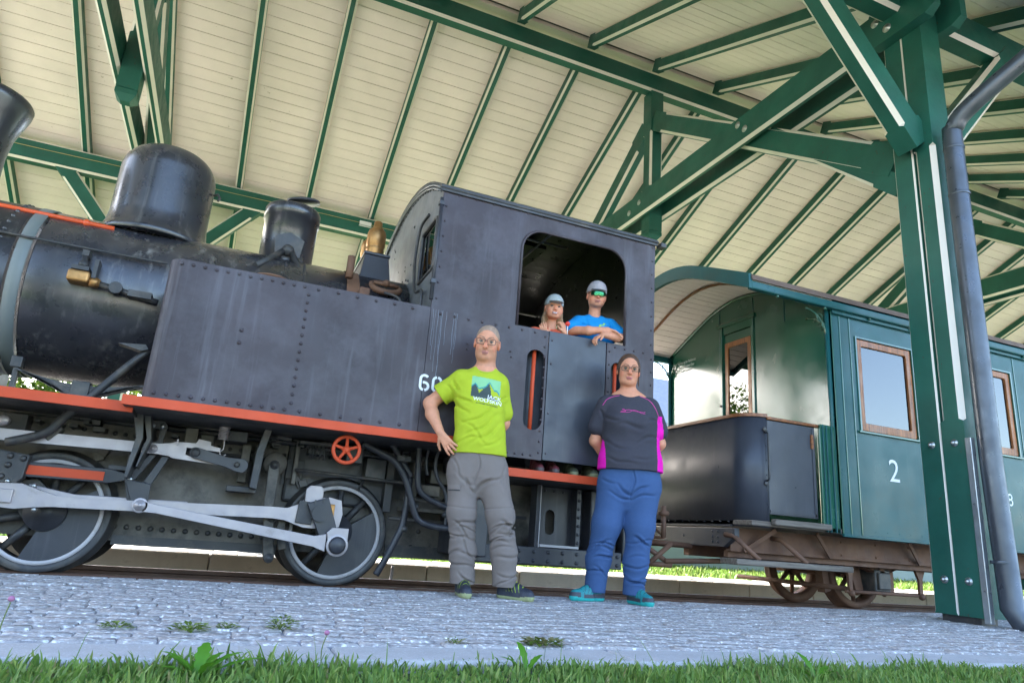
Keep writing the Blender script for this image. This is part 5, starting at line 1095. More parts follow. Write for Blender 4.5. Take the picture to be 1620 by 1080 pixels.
def shoe(S, heel, toe, up, dark, sole, sc=1., knit=None):
    heel, toe = Vector(heel), Vector(toe); d = (toe-heel).normalized(); z = heel.z; L = (toe-heel).length; sd = Vector((-d.y, d.x, 0))
    S.cap(heel+Vector((0, 0, .018)), toe+Vector((0, 0, .018)), .037*sc, .036*sc, k=.01, tint=sole); S.cap(heel+d*L*.45+sd*.008+Vector((0, 0, .018)), heel+d*L*.8+Vector((0, 0, .018)), .043*sc, .044*sc, k=.01, tint=sole)
    S.cap(heel+Vector((0, 0, .045)), heel+d*L*.55+Vector((0, 0, .055)), .036*sc, .038*sc, k=.015, tint=dark); S.cap(heel+d*L*.5+Vector((0, 0, .05)), toe-d*.008+Vector((0, 0, .036)), .037*sc, .033*sc, k=.02, tint=up)
    S.cap(heel+d*.02+Vector((0, 0, .06)), heel+d*.025+Vector((0, 0, .095)), .040*sc, .040*sc, k=.015, tint=up); S.cap(heel+d*L*.30+Vector((0, 0, .085)), heel+d*L*.66+Vector((0, 0, .062)), .028*sc, .024*sc, k=.012, tint=knit or up)
def shoe_pair(root, xf, shoes, cols, sc, knit=None, h=.0045, lace=None, n=4):
    for hl, te in shoes:
        S = SDF(); shoe(S, hl, te, *cols, sc, knit); 
        def ps(V, c, hl=hl, te=te):
            c = c.copy(); d = (np.array(te)-np.array(hl))[:2]; L = np.linalg.norm(d); d = d/L; t = ((V[:, 0]-hl[0])*d[0]+(V[:, 1]-hl[1])*d[1])/L; z = V[:, 2]
            c[:] = cols[0]; c[(z < .050-.01*t) & (t > .05) & (t < .75)] = cols[1]; c[(t > .86) & (z < .055)] = cols[1]; c[(t < .08)] = cols[1]
            if knit: c[(np.abs(np.sin(t*26+z*60)) < .22) & (z > .045) & (t > .25) & (t < .8)] = knit
            c[z < .021+.010*np.clip((t-.75)*3, 0, 1)+.006*np.clip(-t*3, 0, 1)] = cols[2]; return c
        V, F, c = S.build(h, None, lambda X, Y, Z: .0-Z, ps); so = np_mesh('shoe', V, F, c, 'shoe', root, xf)
        if lace: laces(so, xf, hl, te, lace, n)
def laces(root, xf, heel, toe, m, n=4):
    heel, toe = Vector(heel), Vector(toe); d = (toe-heel).normalized(); L = (toe-heel).length; sd = Vector((-d.y, d.x, 0)); A = Matrix(xf)
    for i in range(n):
        t = .34+.12*i; c = heel+d*L*t; z = .114-.012*i
        mb = MB(); mb.tube([tuple(A @ (c-sd*.030+Vector((0, 0, z-.022)))), tuple(A @ (c+d*.008+Vector((0, 0, z)))), tuple(A @ (c+sd*.030+d*.012+Vector((0, 0, z-.022))))], .0032, 5)
        me = bpy.data.meshes.new('lace'); me.from_pydata(mb.v, [], mb.f); me.materials.append(MATS[m]); o = bpy.data.objects.new('lace', me); COL.objects.link(o); o.parent = root
def surf_decal(name, pts_faces, bvh, m, parent, off=.0022):
    """flat figure-space (x,z) mesh laid on the front of a garment"""
    vs, fs = pts_faces; out = []
    for x, z in vs:
        h = bvh.ray_cast(Vector((x, -1.0, z)), Vector((0, 1, 0))); y = h[0].y-off if h[0] is not None else -.1; out.append((x, y, z))
    return out, fs
def mesh_from(name, vs, fs, m, parent, xf):
    A = Matrix(xf); me = bpy.data.meshes.new(name); me.from_pydata([tuple(A @ Vector(v)) for v in vs], [], fs); me.materials.append(MATS[m]); o = bpy.data.objects.new(name, me); COL.objects.link(o); o.parent = parent; return o
def text2d(body, size, sx=1.):
    cu = bpy.data.curves.new('t', 'FONT'); cu.body = body; cu.size = size; cu.align_x = 'CENTER'; cu.align_y = 'CENTER'; cu.resolution_u = 2; cu.offset = size*.012
    t = bpy.data.objects.new('t', cu); COL.objects.link(t); dg = bpy.context.evaluated_depsgraph_get(); me = bpy.data.meshes.new_from_object(t.evaluated_get(dg)); bpy.data.objects.remove(t)
    import bmesh
    bm = bmesh.new(); bm.from_mesh(me); bmesh.ops.triangulate(bm, faces=bm.faces); vs = [(v.co.x*sx, v.co.y) for v in bm.verts]; bm.verts.index_update(); fs = [tuple(v.index for v in f.verts) for f in bm.faces]; bm.free(); return vs, fs

# ---------------- man in the lime shirt
root, xf = person((1.634, 4.18), -20, 'tall man in lime green t-shirt and grey trousers, one hand on his hip')
S = SDF(); H = Head((-.153, -.012, 1.622), 1.05, yaw=-4, pitch=11, roll=4); H.skin(S)
S.cap((-.150, .02, 1.56), (-.147, .03, 1.40), .060, .070, k=.03, tint=SKIN); S.cap((-.152, .04, 1.46), (-.27, .03, 1.375), .045, .05, k=.03, tint=SKIN); S.cap((-.152, .04, 1.46), (-.07, .03, 1.375), .045, .05, k=.03, tint=SKIN); S.ell((-.147, .01, 1.40), (.10, .06, .05), k=.04, tint=SKIN); S.loft([(.90, -.15, .0, .14, .09), (1.1, -.16, 0, .14, .09), (1.33, -.18, .01, .14, .08)], k=.04, tint=SKIN)
S.chain([(-.315, .01, 1.352), (-.50, .045, 1.190)], [.052, .044], tint=SKIN); S.chain([(-.50, .045, 1.190), (-.475, .0, 1.11), (-.405, -.075, .985)], [.043, .042, .027], tint=SKIN)
hand(S, (-.40, -.082, .975), (.62, -.15, -.75), (.35, .9, .1), -1, 1.0, curl=16, spread=9, thumb=55)
S.chain([(-.045, .03, 1.345), (.000, .075, 1.10)], [.050, .042], tint=SKIN); S.chain([(.000, .075, 1.10), (-.07, .16, .95)], [.041, .03], tint=SKIN)

def stub(V, c):
    c = c.copy(); M = np.array(H.R); q = (V-np.array(H.c))@M/H.s; m = (q[:, 2] < -.045) & (q[:, 2] > -.15) & (q[:, 1] < .02) & (np.abs(q[:, 0]) < .08); lips = (np.abs(q[:, 0]) < .025) & (np.abs(q[:, 2]+.069) < .011)
    c[m & ~lips] *= np.array([.86, .88, .90]); c[(q[:, 2] > .07)] *= np.array([1.0, .94, .92]); return c
V, F, c = S.build(.0042, None, None, stub); body = np_mesh('body', V, F, c, 'skin', root, xf); H.extras(body, xf, 'brow_grey'); H.glasses(lens='glass_clear')
S = SDF(); HR = (.33, .225, .165); H.E(S, (0, .020, .032), (.0762, .0960, .0885), k=.005, tint=HR); H.E(S, (0, .05, -.01), (.072, .066, .075), k=.02, tint=HR)
H.E(S, (0, -.135, -.02), (.115, .125, .115), k=.006, sub=True); H.E(S, (0, .02, -.115), (.2, .2, .055), k=.01, sub=True)
for x in (-1, 1): H.E(S, (.085*x, -.01, -.02), (.028, .032, .036), k=.006, sub=True)
V, F, c = S.build(.004); np_mesh('hair', V, F, c, 'hair', root, xf)
LIME = (.39, .46, .028)
S = SDF(); S.loft([(.862, -.145, -.005, .176, .128), (.93, -.148, -.01, .176, .132), (1.02, -.152, -.012, .168, .132), (1.14, -.165, -.01, .164, .128), (1.26, -.18, -.006, .170, .124), (1.34, -.182, .0, .168, .108), (1.39, -.172, .012, .150, .090), (1.425, -.158, .022, .112, .075), (1.452, -.152, .026, .082, .066)], k=.03, tint=LIME, pw=2.3)
S.cap((-.30, .01, 1.352), (-.06, .02, 1.348), .070, .066, k=.04, tint=LIME); S.cap((-.305, .01, 1.350), (-.452, .035, 1.232), .072, .078, k=.03, tint=LIME); S.cap((-.058, .022, 1.345), (-.006, .06, 1.165), .068, .066, k=.03, tint=LIME)
S.ell((-.152, -.060, 1.470), (.070, .082, .056), k=.010, sub=True)
d1 = np.array([-.452+.305, .025, 1.232-1.350]); d1 /= np.linalg.norm(d1); e1 = np.array([-.436, .032, 1.245])
wr = folds(.0052, 46, 3)
def cut(X, Y, Z): 
    a = np.where(X < -.36, (X-e1[0])*d1[0]+(Y-e1[1])*d1[1]+(Z-e1[2])*d1[2], -1); b = np.where((X > -.09) & (Z < 1.19) & (X+.10+(Z-1.0)*.0 > .085+.0*Z) & (X > .0-.012), 1.176-Z, -1) if False else -1
    return np.maximum(a, np.where(Z < .866+.0*X, .866-Z, -1))
cs1 = creases([(-.04, 1.17, -.26, 1.04, .010, .010), (-.03, 1.12, -.24, .96, .010, .009), (-.02, 1.06, -.20, .91, .011, .009), (-.32, 1.24, -.22, 1.17, .010, .009), (-.33, 1.20, -.24, 1.11, .010, .008), (-.30, .93, -.16, .96, .009, .006), (-.02, .97, -.12, .90, .009, .007), (-.40, 1.30, -.33, 1.22, .010, .008), (-.36, 1.33, -.30, 1.27, .010, .008), (.0, 1.27, -.03, 1.21, .008, .006), (-.27, 1.07, -.10, .93, .009, .006)])
def wrm(X, Y, Z): return wr(X, Y, Z)*.45*np.clip(1.4-(Z-.9)*1.3, .35, 1.3)+cs1(X, Y, Z)
def paint(V, c):
    c = c.copy(); x, z = V[:, 0], V[:, 2]; front = V[:, 1] < -.02
    u = (x+.228)/(.188); v = (z-1.216+.06*(u-.5)*.35)/.145; inb = front & (u > 0) & (u < 1) & (v > 0) & (v < 1); c[inb] = (.24, .50, .26)
    def tri(cx, cv, w, hh): return inb & (np.abs(u-cx)/w+(v-(cv-hh))/hh < 1) & (v < cv)
    rid = np.interp(u, [0, .12, .26, .45, .62, .80, .9, 1.0], [.48, .64, .40, .52, .78, .46, .46, .30]); c[inb & (v < rid)] = (.39, .46, .028)
    sh = np.interp(u, [0, .12, .2, .27, .45, .60, .66, .70, 1.0], [.48, .62, .45, .22, .50, .76, .50, .22, .0]); sh2 = np.interp(u, [0, .14, .22, .3, .52, .62, 1], [1, 1, .5, 1, 1, 1, 1]); c[inb & (v < sh) & (v < .98*rid)] = (.055, .075, .075)
    edge = inb & (np.abs(v-rid) < .035) & (u > .0) & (u < .98); c[edge] = (.03, .24, .27)
    c[inb & (v < .14) & (u < .75)] = (.06, .08, .08); return c
V, F, c = S.build(.0050, wrm, cut, paint); shirt = np_mesh('shirt', V, F, c, 'cloth', root, xf)
bvh = BVHTree.FromPolygons([Vector(v) for v in V], [tuple(f) for f in F])
mat('print_white', (.75, .77, .75), rough=.8, bump=0); mat('print_dark', (.05, .07, .05), rough=.8, bump=0); mat('print_pink', (.62, .05, .30), rough=.8, bump=0); mat('print_green', (.25, .50, .16), rough=.8, bump=0); mat('pink_cloth', (.75, .12, .22), rough=.8, bump=.1)
for tx, sz, cx, cz, m in (('JACK', .036, -.075, 1.226, 'print_white'), ('WOLFSKIN', .034, -.118, 1.203, 'print_white'), ('AT HOME OUTDOORS', .0125, -.12, 1.178, 'print_dark')):
    vs, fs = text2d(tx, sz, 1.12); a = R(-6); vs = [(cx+x*math.cos(a)-z*math.sin(a), cz+x*math.sin(a)+z*math.cos(a)) for x, z in vs]; o, fs = surf_decal('t', (vs, fs), bvh, m, shirt); mesh_from('shirt_print', o, fs, m, shirt, xf)
mb = MB(); mb.tube([(-.152+.074*math.cos(a), .006+.068*math.sin(a)-.006, 1.448-.026*(1-math.sin(a))*.9+.004*abs(math.cos(a))) for a in [R(q) for q in range(0, 360, 12)]], .0065, 7, closed=True); mesh_from('collar', mb.v, mb.f, 'lime_rib' if 'lime_rib' in MATS else mat('lime_rib', LIME, rough=.85, bump=.1).name, shirt, xf)
GREYT = (.185, .152, .138)
S = SDF(); S.loft([(.61, -.142, .0, .05, .05), (.66, -.143, .0, .13, .085), (.72, -.145, .0, .175, .112), (.80, -.145, 0, .178, .120), (.905, -.145, -.004, .166, .118)], k=.05, tint=GREYT, pw=2.1)
S.chain([(-.235, .0, .76), (-.222, -.025, .50), (-.195, .01, .26), (-.182, .02, .085)], [.106, .088, .080, .080], k=.04, tint=GREYT); S.chain([(-.055, .0, .76), (.022, -.030, .50), (.065, .0, .26), (.080, .015, .085)], [.106, .086, .078, .076], k=.04, tint=GREYT)
wt = folds(.0075, 62, 9); kn = folds(.007, 85, 4)
cst = creases(rand_creases(5, 10, lambda z: -.20, .10, .47, .07, 22, slope=-14)+rand_creases(6, 10, lambda z: .06, .10, .47, .07, 22, slope=16)+[(.13, .42, .03, .45, .010, .014), (.12, .40, .02, .37, .009, .010), (-.12, .46, -.26, .41, .009, .010), (-.145, .62, -.22, .70, .010, .011), (-.14, .62, -.06, .72, .010, .011), (-.13, .66, .02, .74, .009, .007), (-.15, .66, -.28, .73, .009, .006), (-.145, .88, -.142, .66, .006, .007), (-.30, .84, -.27, .72, .007, .005), (.02, .80, .03, .66, .008, .005)])
def wrt(X, Y, Z):
    seam = .004*np.exp(-((Z-.535-.014*np.sin(X*9))/.005)**2)
    return (wt(X, Y, Z)*.22+kn(X, Y, Z)*.22)*np.clip(.3+np.clip((.5-Z)/.3, 0, 1), 0, 1.1)+cst(X, Y, Z)+seam
V, F, c = S.build(.0048, wrt, lambda X, Y, Z: .070-Z); tr = np_mesh('trousers', V, F, c, 'cloth', root, xf)
bvh = BVHTree.FromPolygons([Vector(v) for v in V], [tuple(f) for f in F])
def patch(x0, z0, x1, z1, n=6): 
    vs = [(x0+(x1-x0)*i/n, z0+(z1-z0)*j/n) for j in range(n+1) for i in range(n+1)]; fs = [(j*(n+1)+i, j*(n+1)+i+1, (j+1)*(n+1)+i+1, (j+1)*(n+1)+i) for j in range(n) for i in range(n)]; return vs, fs
mat('cloth_grey', GREYT, rough=.9, bump=.2); mat('cloth_dark', (.05, .05, .055), rough=.9, bump=.2)
def raised(name, rect, m, parent, bvh, xf, off):
    vs, fs = patch(*rect); o, fs = surf_decal('p', (vs, fs), bvh, m, parent, off); ob = mesh_from(name, o, fs, m, parent, xf); md = ob.modifiers.new('solid', 'SOLIDIFY'); md.thickness = .005; md.offset = 0; return ob
raised('pocket_flap', (-.318, .632, -.245, .662), 'cloth_grey', tr, bvh, xf, .006); raised('pocket_shadow_band', (-.318, .624, -.243, .632), 'cloth_dark', tr, bvh, xf, .001)
NAVY = (.018, .022, .036); SOLE = (.30, .32, .16)
mat('lace_lime', (.45, .55, .03), rough=.8, bump=0); mat('lace_black', (.02, .02, .025), rough=.8, bump=0)
shoe_pair(root, xf, (((-.190, .055, .005), (-.148, -.135, .005)), ((.072, .050, .005), (.235, -.055, .005))), (NAVY, (.028, .032, .048), SOLE), .92, (.30, .42, .02), lace='lace_lime', n=5)

# ---------------- woman in the dark shirt
root, xf = person((2.521, 4.22), -22, 'woman in dark grey sports shirt with pink sides and blue trousers, hands behind her back')
SKW = (.60, .26, .155)
S = SDF(); H = Head((.072, -.008, 1.600), .98, yaw=-3, pitch=7, roll=3); H.skin(S, SKW, (.44, .15, .13), 1.0)
S.cap((.076, .03, 1.54), (.078, .03, 1.38), .052, .062, k=.03, tint=SKW); S.cap((.078, .04, 1.45), (-.03, .03, 1.365), .042, .048, k=.03, tint=SKW); S.cap((.078, .04, 1.45), (.19, .03, 1.368), .042, .048, k=.03, tint=SKW); S.ell((.079, .015, 1.395), (.12, .07, .055), k=.04, tint=SKW); S.loft([(.90, .09, .0, .17, .11), (1.1, .09, 0, .16, .11), (1.32, .082, .01, .15, .09)], k=.04, tint=SKW)
S.chain([(-.075, .02, 1.340), (-.142, .06, 1.08), (-.02, .17, .93)], [.052, .043, .032], tint=SKW); S.chain([(.245, .02, 1.345), (.318, .06, 1.09), (.20, .17, .93)], [.052, .043, .032], tint=SKW)
hand(S, (-.02, .17, .93), (1, .1, -.3), (0, -1, 0), 1, .9); hand(S, (.20, .185, .93), (-1, .1, -.3), (0, -1, 0), -1, .9)
V, F, c = S.build(.0046); body = np_mesh('body', V, F, c, 'skin', root, xf); H.extras(body, xf, 'brow_brown'); H.glasses(w=.028, h=.0165, rim=.0019, lens='glass_clear')
HB = (.085, .042, .024)
S = SDF(); H.E(S, (0, .026, .038), (.081, .099, .093), k=.005, tint=HB); H.E(S, (.073, .018, .012), (.013, .044, .038), k=.015, tint=HB); H.E(S, (-.073, .018, .010), (.013, .044, .042), k=.015, tint=HB); H.E(S, (0, .055, -.02), (.078, .068, .085), k=.03, tint=HB)
H.E(S, (0, -.118, -.010), (.086, .128, .112), k=.008, sub=True); H.E(S, (0, .0, -.13), (.2, .2, .05), k=.01, sub=True); H.E(S, (.094, .008, -.026), (.026, .024, .032), k=.006, sub=True)
H.K(S, (.070, .02, .02), (.088, .045, -.105), .010, .004, k=.01, tint=HB); H.K(S, (0, .10, .0), (.02, .125, -.12), .028, .014, k=.02, tint=HB)
V, F, c = S.build(.004); np_mesh('hair', V, F, c, 'hair', root, xf)
DK = (.050, .047, .060); MAG = (.78, .012, .40)
S = SDF(); S.loft([(.872, .102, -.005, .232, .160), (.95, .100, -.008, .226, .160), (1.06, .098, -.006, .205, .145), (1.16, .092, -.012, .200, .146), (1.24, .086, -.014, .196, .140), (1.32, .082, -.004, .182, .118), (1.375, .080, .012, .150, .09), (1.41, .078, .02, .112, .074), (1.435, .078, .024, .085, .066)], k=.03, tint=DK, pw=2.2)
S.ell((.022, -.098, 1.205), (.078, .075, .076), k=.06, tint=DK); S.ell((.150, -.098, 1.205), (.078, .075, .076), k=.06, tint=DK); S.cap((-.06, .02, 1.335), (.22, .02, 1.338), .068, .068, k=.04, tint=DK); S.cap((-.075, .02, 1.335), (-.138, .035, 1.178), .070, .068, k=.03, tint=DK); S.cap((.238, .02, 1.338), (.306, .035, 1.178), .070, .068, k=.03, tint=DK)
S.ell((.077, -.064, 1.452), (.078, .088, .060), k=.010, sub=True)
wr2 = folds(.0042, 44, 12)
def cutw(X, Y, Z): return np.maximum(np.where((Z < 1.19) & ((X < -.145+.0*Z) | (X > .315)), 1.182-Z, -1), .876-Z)
def paintw(V, c):
    c = c.copy(); x, y, z = V.T
    w = np.interp(z, [.87, 1.0, 1.15, 1.27], [.105, .085, .05, .0]); edge = np.interp(z, [.87, .95, 1.06, 1.16, 1.25], [.334, .326, .31, .297, .286]); c[(x > edge-w*.62) & (z < 1.27) & (x < edge+.03) & (y < .10)] = MAG
    edl = np.interp(z, [.87, .95, 1.06, 1.16], [-.13, -.126, -.114, -.113]); wl = np.interp(z, [.87, .97, 1.06, 1.1], [.045, .035, .018, 0]); c[(x < edl+wl) & (z < 1.10) & (y < .10) & (x > edl-.03)] = MAG
    return c
csw = creases([(-.09, 1.24, -.02, 1.20, .010, .008), (.26, 1.24, .19, 1.20, .010, .008), (.28, 1.12, .12, 1.06, .011, .007), (-.10, 1.06, .06, 1.00, .011, .006), (.24, .97, .08, .93, .010, .006), (-.08, .95, .10, .90, .010, .006), (.0, 1.17, .16, 1.165, .014, .007), (-.14, 1.28, -.10, 1.22, .009, .006), (.31, 1.28, .27, 1.22, .009, .006)])
V, F, c = S.build(.0050, lambda X, Y, Z: wr2(X, Y, Z)*.5+csw(X, Y, Z), None, paintw); shirt = np_mesh('shirt', V, F, c, 'cloth', root, xf)
bvh = BVHTree.FromPolygons([Vector(v) for v in V], [tuple(f) for f in F])
mb = MB(); mb.tube([(.077+.074*math.cos(a), -.012+.070*math.sin(a), 1.412-.033*(1-math.sin(a))*.92+.010*abs(math.cos(a))) for a in [R(q) for q in range(0, 360, 12)]], .0065, 7, closed=True); mesh_from('collar', mb.v, mb.f, 'pink_cloth', shirt, xf)
def line_on(pts, r, m, name, parent, n=6):
    P = bez([(p[0], 0, p[1]) for p in pts], n); out = []
    for p in P:
        h = bvh.ray_cast(Vector((p.x, -1, p.z)), Vector((0, 1, 0)))
        if h[0] is not None: out.append((p.x, h[0].y-.0012, p.z))
    mb = MB(); mb.tube(out, r, 5); mesh_from(name, mb.v, mb.f, m, parent, xf)
line_on([(.150, 1.405), (.21, 1.385), (.262, 1.32), (.295, 1.25), (.318, 1.195)], .0022, 'print_pink', 'piping', shirt); line_on([(.004, 1.40), (-.04, 1.39), (-.085, 1.365), (-.115, 1.32)], .0022, 'print_pink', 'piping', shirt)
line_on([(.0, 1.265), (.03, 1.268), (.022, 1.285), (.01, 1.283), (.03, 1.278), (.06, 1.283), (.09, 1.276), (.115, 1.272), (.16, 1.268), (.168, 1.274)], .0018, 'print_pink', 'shirt_emblem', shirt); line_on([(-.005, 1.262), (.04, 1.262), (.065, 1.268), (.085, 1.281), (.11, 1.279), (.14, 1.262), (.168, 1.258)], .0016, 'print_pink', 'shirt_emblem', shirt)
BLUE = (.046, .090, .205)
S = SDF(); S.loft([(.62, .099, .0, .06, .06), (.67, .099, .0, .14, .09), (.74, .10, .0, .195, .125), (.82, .10, 0, .205, .135), (.90, .10, -.002, .208, .138)], k=.05, tint=BLUE, pw=2.1)
S.chain([(-.005, .0, .77), (-.055, -.02, .50), (-.098, .01, .27), (-.112, .02, .075)], [.118, .095, .080, .070], k=.045, tint=BLUE); S.chain([(.200, .0, .77), (.175, -.025, .50), (.155, .0, .27), (.148, .02, .075)], [.118, .094, .080, .074], k=.045, tint=BLUE)
wt2 = folds(.005, 55, 21)
cs3 = creases(rand_creases(15, 7, lambda z: -.10, .10, .45, .06, 18, slope=12)+rand_creases(16, 7, lambda z: .155, .10, .45, .06, 18, slope=-12)+[(.098, .70, .0, .76, .010, .011), (.10, .70, .20, .77, .010, .011), (.10, .67, -.06, .71, .009, .008), (.10, .67, .25, .72, .009, .008), (.10, .90, .099, .68, .006, .008), (.12, .42, .22, .38, .010, .009), (-.10, .80, -.02, .78, .009, .006)])
V, F, c = S.build(.0048, lambda X, Y, Z: cs3(X, Y, Z)+.3*wt2(X, Y, Z)*np.clip(.25+np.exp(-((Z-.40)/.10)**2)*.6+np.clip((.22-Z)/.12, 0, 1)*1.0+.6*np.exp(-((Z-.72)/.05)**2), 0, 1.2), lambda X, Y, Z: .055-Z); tr = np_mesh('trousers', V, F, c, 'cloth', root, xf)
TEAL = (.012, .20, .22); TS = (.02, .36, .34); DKS = (.045, .045, .06)
shoe_pair(root, xf, (((-.075, .040, .005), (-.262, -.075, .005)), ((.140, .045, .005), (.228, -.115, .005))), (TEAL, DKS, TS), .90, (.02, .06, .07), lace='lace_black')

# ---------------- boy leaning on the cab window sill
root, xf = person((2.545, 4.66), -14, 'boy in blue t-shirt with grey cap and mirrored sunglasses leaning on the cab window sill', .832)
Z0 = .832
SKB = (.62, .27, .165)
S = SDF(); H = Head((.0, -.035, 2.300-Z0), .93, yaw=-6, pitch=7, roll=3); H.skin(S, SKB, (.45, .18, .14), 1.0, .6, child=True)
S.cap((.0, .0, 2.24-Z0), (.0, .03, 2.10-Z0), .045, .052, k=.03, tint=SKB); S.loft([(1.5-Z0, 0, .04, .12, .08), (1.9-Z0, 0, .04, .125, .08), (2.08-Z0, .0, .03, .13, .07)], k=.04, tint=SKB)
sil = 1.915-Z0
S.chain([(-.140, .02, 2.07-Z0), (-.215, -.10, 1.965-Z0)], [.042, .036], tint=SKB); S.chain([(-.215, -.10, 1.965-Z0), (-.10, -.205, sil+.03), (.045, -.232, sil+.045)], [.036, .034, .024], tint=SKB); hand(S, (.048, -.234, sil+.043), (1, .12, -.32), (0, -.2, -1), -1, .82, curl=22)
S.chain([(.140, .02, 2.075-Z0), (.205, -.085, 1.955-Z0)], [.042, .036], tint=SKB); S.chain([(.205, -.085, 1.955-Z0), (.13, -.20, sil+.005), (.01, -.262, sil-.005)], [.036, .034, .024], tint=SKB); hand(S, (.005, -.264, sil-.005), (-.85, -.15, -.55), (.3, .3, -1), 1, .85, curl=38)
V, F, c = S.build(.0046); body = np_mesh('body', V, F, c, 'skin', root, xf); H.extras(body, xf, 'brow_fair', smile=False, eyes=False)
# wrap-around mirrored sunglasses
mb = MB(); cols = 13; vs = []
for i in range(cols):
    a = R(-62+124*i/(cols-1)); x = .070*math.sin(a); y = -.118+.075*(1-math.cos(a)); top = .022; bot = -.021+.010*max(0, 1-abs(a)/R(16)); sh = .004*abs(math.sin(a))
    vs += [H.P(x, y, top-sh), H.P(x*1.01, y-.003, (top+bot)/2), H.P(x, y, bot+sh*2.2)]
fs = [q for i in range(cols-1) for q in ((i*3, i*3+1, i*3+4, i*3+3), (i*3+1, i*3+2, i*3+5, i*3+4))]; mb.add(vs, fs, 0, True); sg = H.put('sunglasses', mb, 'mirror_lens')
mb = MB(); mb.tube([H.P(.071*math.sin(R(a)), -.119+.075*(1-math.cos(R(a))), .022-.004*abs(math.sin(R(a)))) for a in range(-64, 65, 8)], .003, 6); H.put('sunglasses_brow_bar', mb, 'spectacle_frame')
for x in (-1, 1): mb = MB(); mb.tube([H.P(.063*x, -.078, .015), H.P(.080*x, .01, .012)], .003, 5); H.put('sunglasses_arm', mb, 'spectacle_frame')
CAPG = (.35, .32, .335)
S = SDF(); H.E(S, (0, .018, .044), (.088, .107, .100), k=.005, tint=CAPG); H.E(S, (0, .02, -.055), (.2, .25, .088), k=.006, sub=True); H.E(S, (0, -.095, .034), (.068, .058, .010), k=.015, tint=CAPG)
V, F, c = S.build(.0045, folds(.0012, 90, 2)); np_mesh('cap', V, F, c, 'cloth', root, xf)
CY = (.010, .235, .56)
S = SDF(); S.loft([(1.45-Z0, 0, .05, .165, .11), (1.80-Z0, 0, .03, .165, .112), (1.95-Z0, 0, .01, .165, .115), (2.05-Z0, 0, .012, .158, .10), (2.11-Z0, 0, .022, .12, .075), (2.145-Z0, 0, .026, .07, .058)], k=.03, tint=CY, pw=2.2)
S.cap((-.125, .02, 2.068-Z0), (.125, .02, 2.07-Z0), .060, .060, k=.04, tint=CY); S.cap((-.135, .015, 2.065-Z0), (-.212, -.085, 1.985-Z0), .060, .062, k=.03, tint=CY); S.cap((.135, .015, 2.07-Z0), (.198, -.062, 1.985-Z0), .060, .060, k=.03, tint=CY); S.ell((0, -.060, 2.165-Z0), (.062, .07, .05), k=.01, sub=True)
csb = creases([(-.16, 2.05-Z0, -.05, 2.0-Z0, .009, .008), (.16, 2.05-Z0, .06, 1.99-Z0, .009, .008), (-.08, 2.07-Z0, -.02, 1.97-Z0, .009, .006), (.10, 2.10-Z0, .12, 2.0-Z0, .009, .007)])
V, F, c = S.build(.005, lambda X, Y, Z: csb(X, Y, Z)+.4*folds(.004, 50, 31)(X, Y, Z)); shirt = np_mesh('shirt', V, F, c, 'cloth', root, xf); bvh = BVHTree.FromPolygons([Vector(v) for v in V], [tuple(f) for f in F])
blob = [(.02, -.03), (.05, -.035), (.085, -.03), (.10, -.01), (.085, .015), (.07, .03), (.055, .028), (.05, .012), (.03, .012), (.015, .0)]
o, fs = surf_decal('b', ([(x-.005, 2.035-Z0+z) for x, z in blob], [tuple(range(len(blob)))]), bvh, '', shirt, .004); mesh_from('shirt_print', o, fs, 'print_green', shirt, xf)
SH = (.05, .055, .07)
S = SDF(); S.loft([(.80-.0, 0, .06, .14, .10), (1.5-Z0, 0, .05, .15, .11)], k=.03, tint=SH); S.chain([(-.07, .06, .80), (-.08, .05, .42), (-.085, .05, .09)], [.085, .065, .055], tint=SH); S.chain([(.07, .06, .80), (.08, .05, .42), (.085, .05, .09)], [.085, .065, .055], tint=SH)
V, F, c = S.build(.008); np_mesh('trousers', V, F, c, 'cloth', root, xf)
OL = (.075, .085, .055); OS = (.26, .27, .15)
shoe_pair(root, xf, (((-.16, .02, .0), (-.15, -.165, .0)), ((-.02, .02, .0), (.0, -.165, .0))), (OL, OL, OS), .85, None, .005)

# ---------------- girl beside him
root, xf = person((2.165, 4.70), -12, 'smiling girl in coral shirt and pale blue cap looking out of the cab window', .832)
SKG = (.64, .285, .175)
S = SDF(); H = Head((.015, -.055, 2.128-Z0), .86, yaw=-4, pitch=6, roll=2); H.skin(S, SKG, (.46, .18, .14), .98, 1., child=True)
S.cap((.012, -.01, 2.08-Z0), (.01, .02, 1.95-Z0), .040, .047, k=.03, tint=SKG); S.loft([(1.4-Z0, 0, .03, .10, .07), (1.75-Z0, 0, .03, .11, .07), (1.92-Z0, .0, .02, .115, .065)], k=.04, tint=SKG)
S.chain([(-.13, .01, 1.93-Z0), (-.165, -.05, 1.78-Z0), (-.06, -.15, 1.86-Z0)], [.036, .032, .022], tint=SKG); S.chain([(.14, .01, 1.94-Z0), (.17, -.05, 1.80-Z0), (.085, -.155, 1.90-Z0)], [.036, .032, .022], tint=SKG); hand(S, (.085, -.16, 1.90-Z0), (-.3, -.25, .9), (-.6, .6, .2), 1, .78, curl=45)
hand(S, (-.06, -.155, 1.86-Z0), (-.4, -.3, .85), (.2, .8, .3), -1, .78, curl=30)
V, F, c = S.build(.0046); body = np_mesh('body', V, F, c, 'skin', root, xf); H.extras(body, xf, 'brow_fair', smile=True)
HG = (.26, .15, .075)
S = SDF(); H.E(S, (0, .024, .034), (.080, .098, .088), k=.005, tint=HG); H.E(S, (0, .05, -.04), (.075, .062, .09), k=.03, tint=HG)
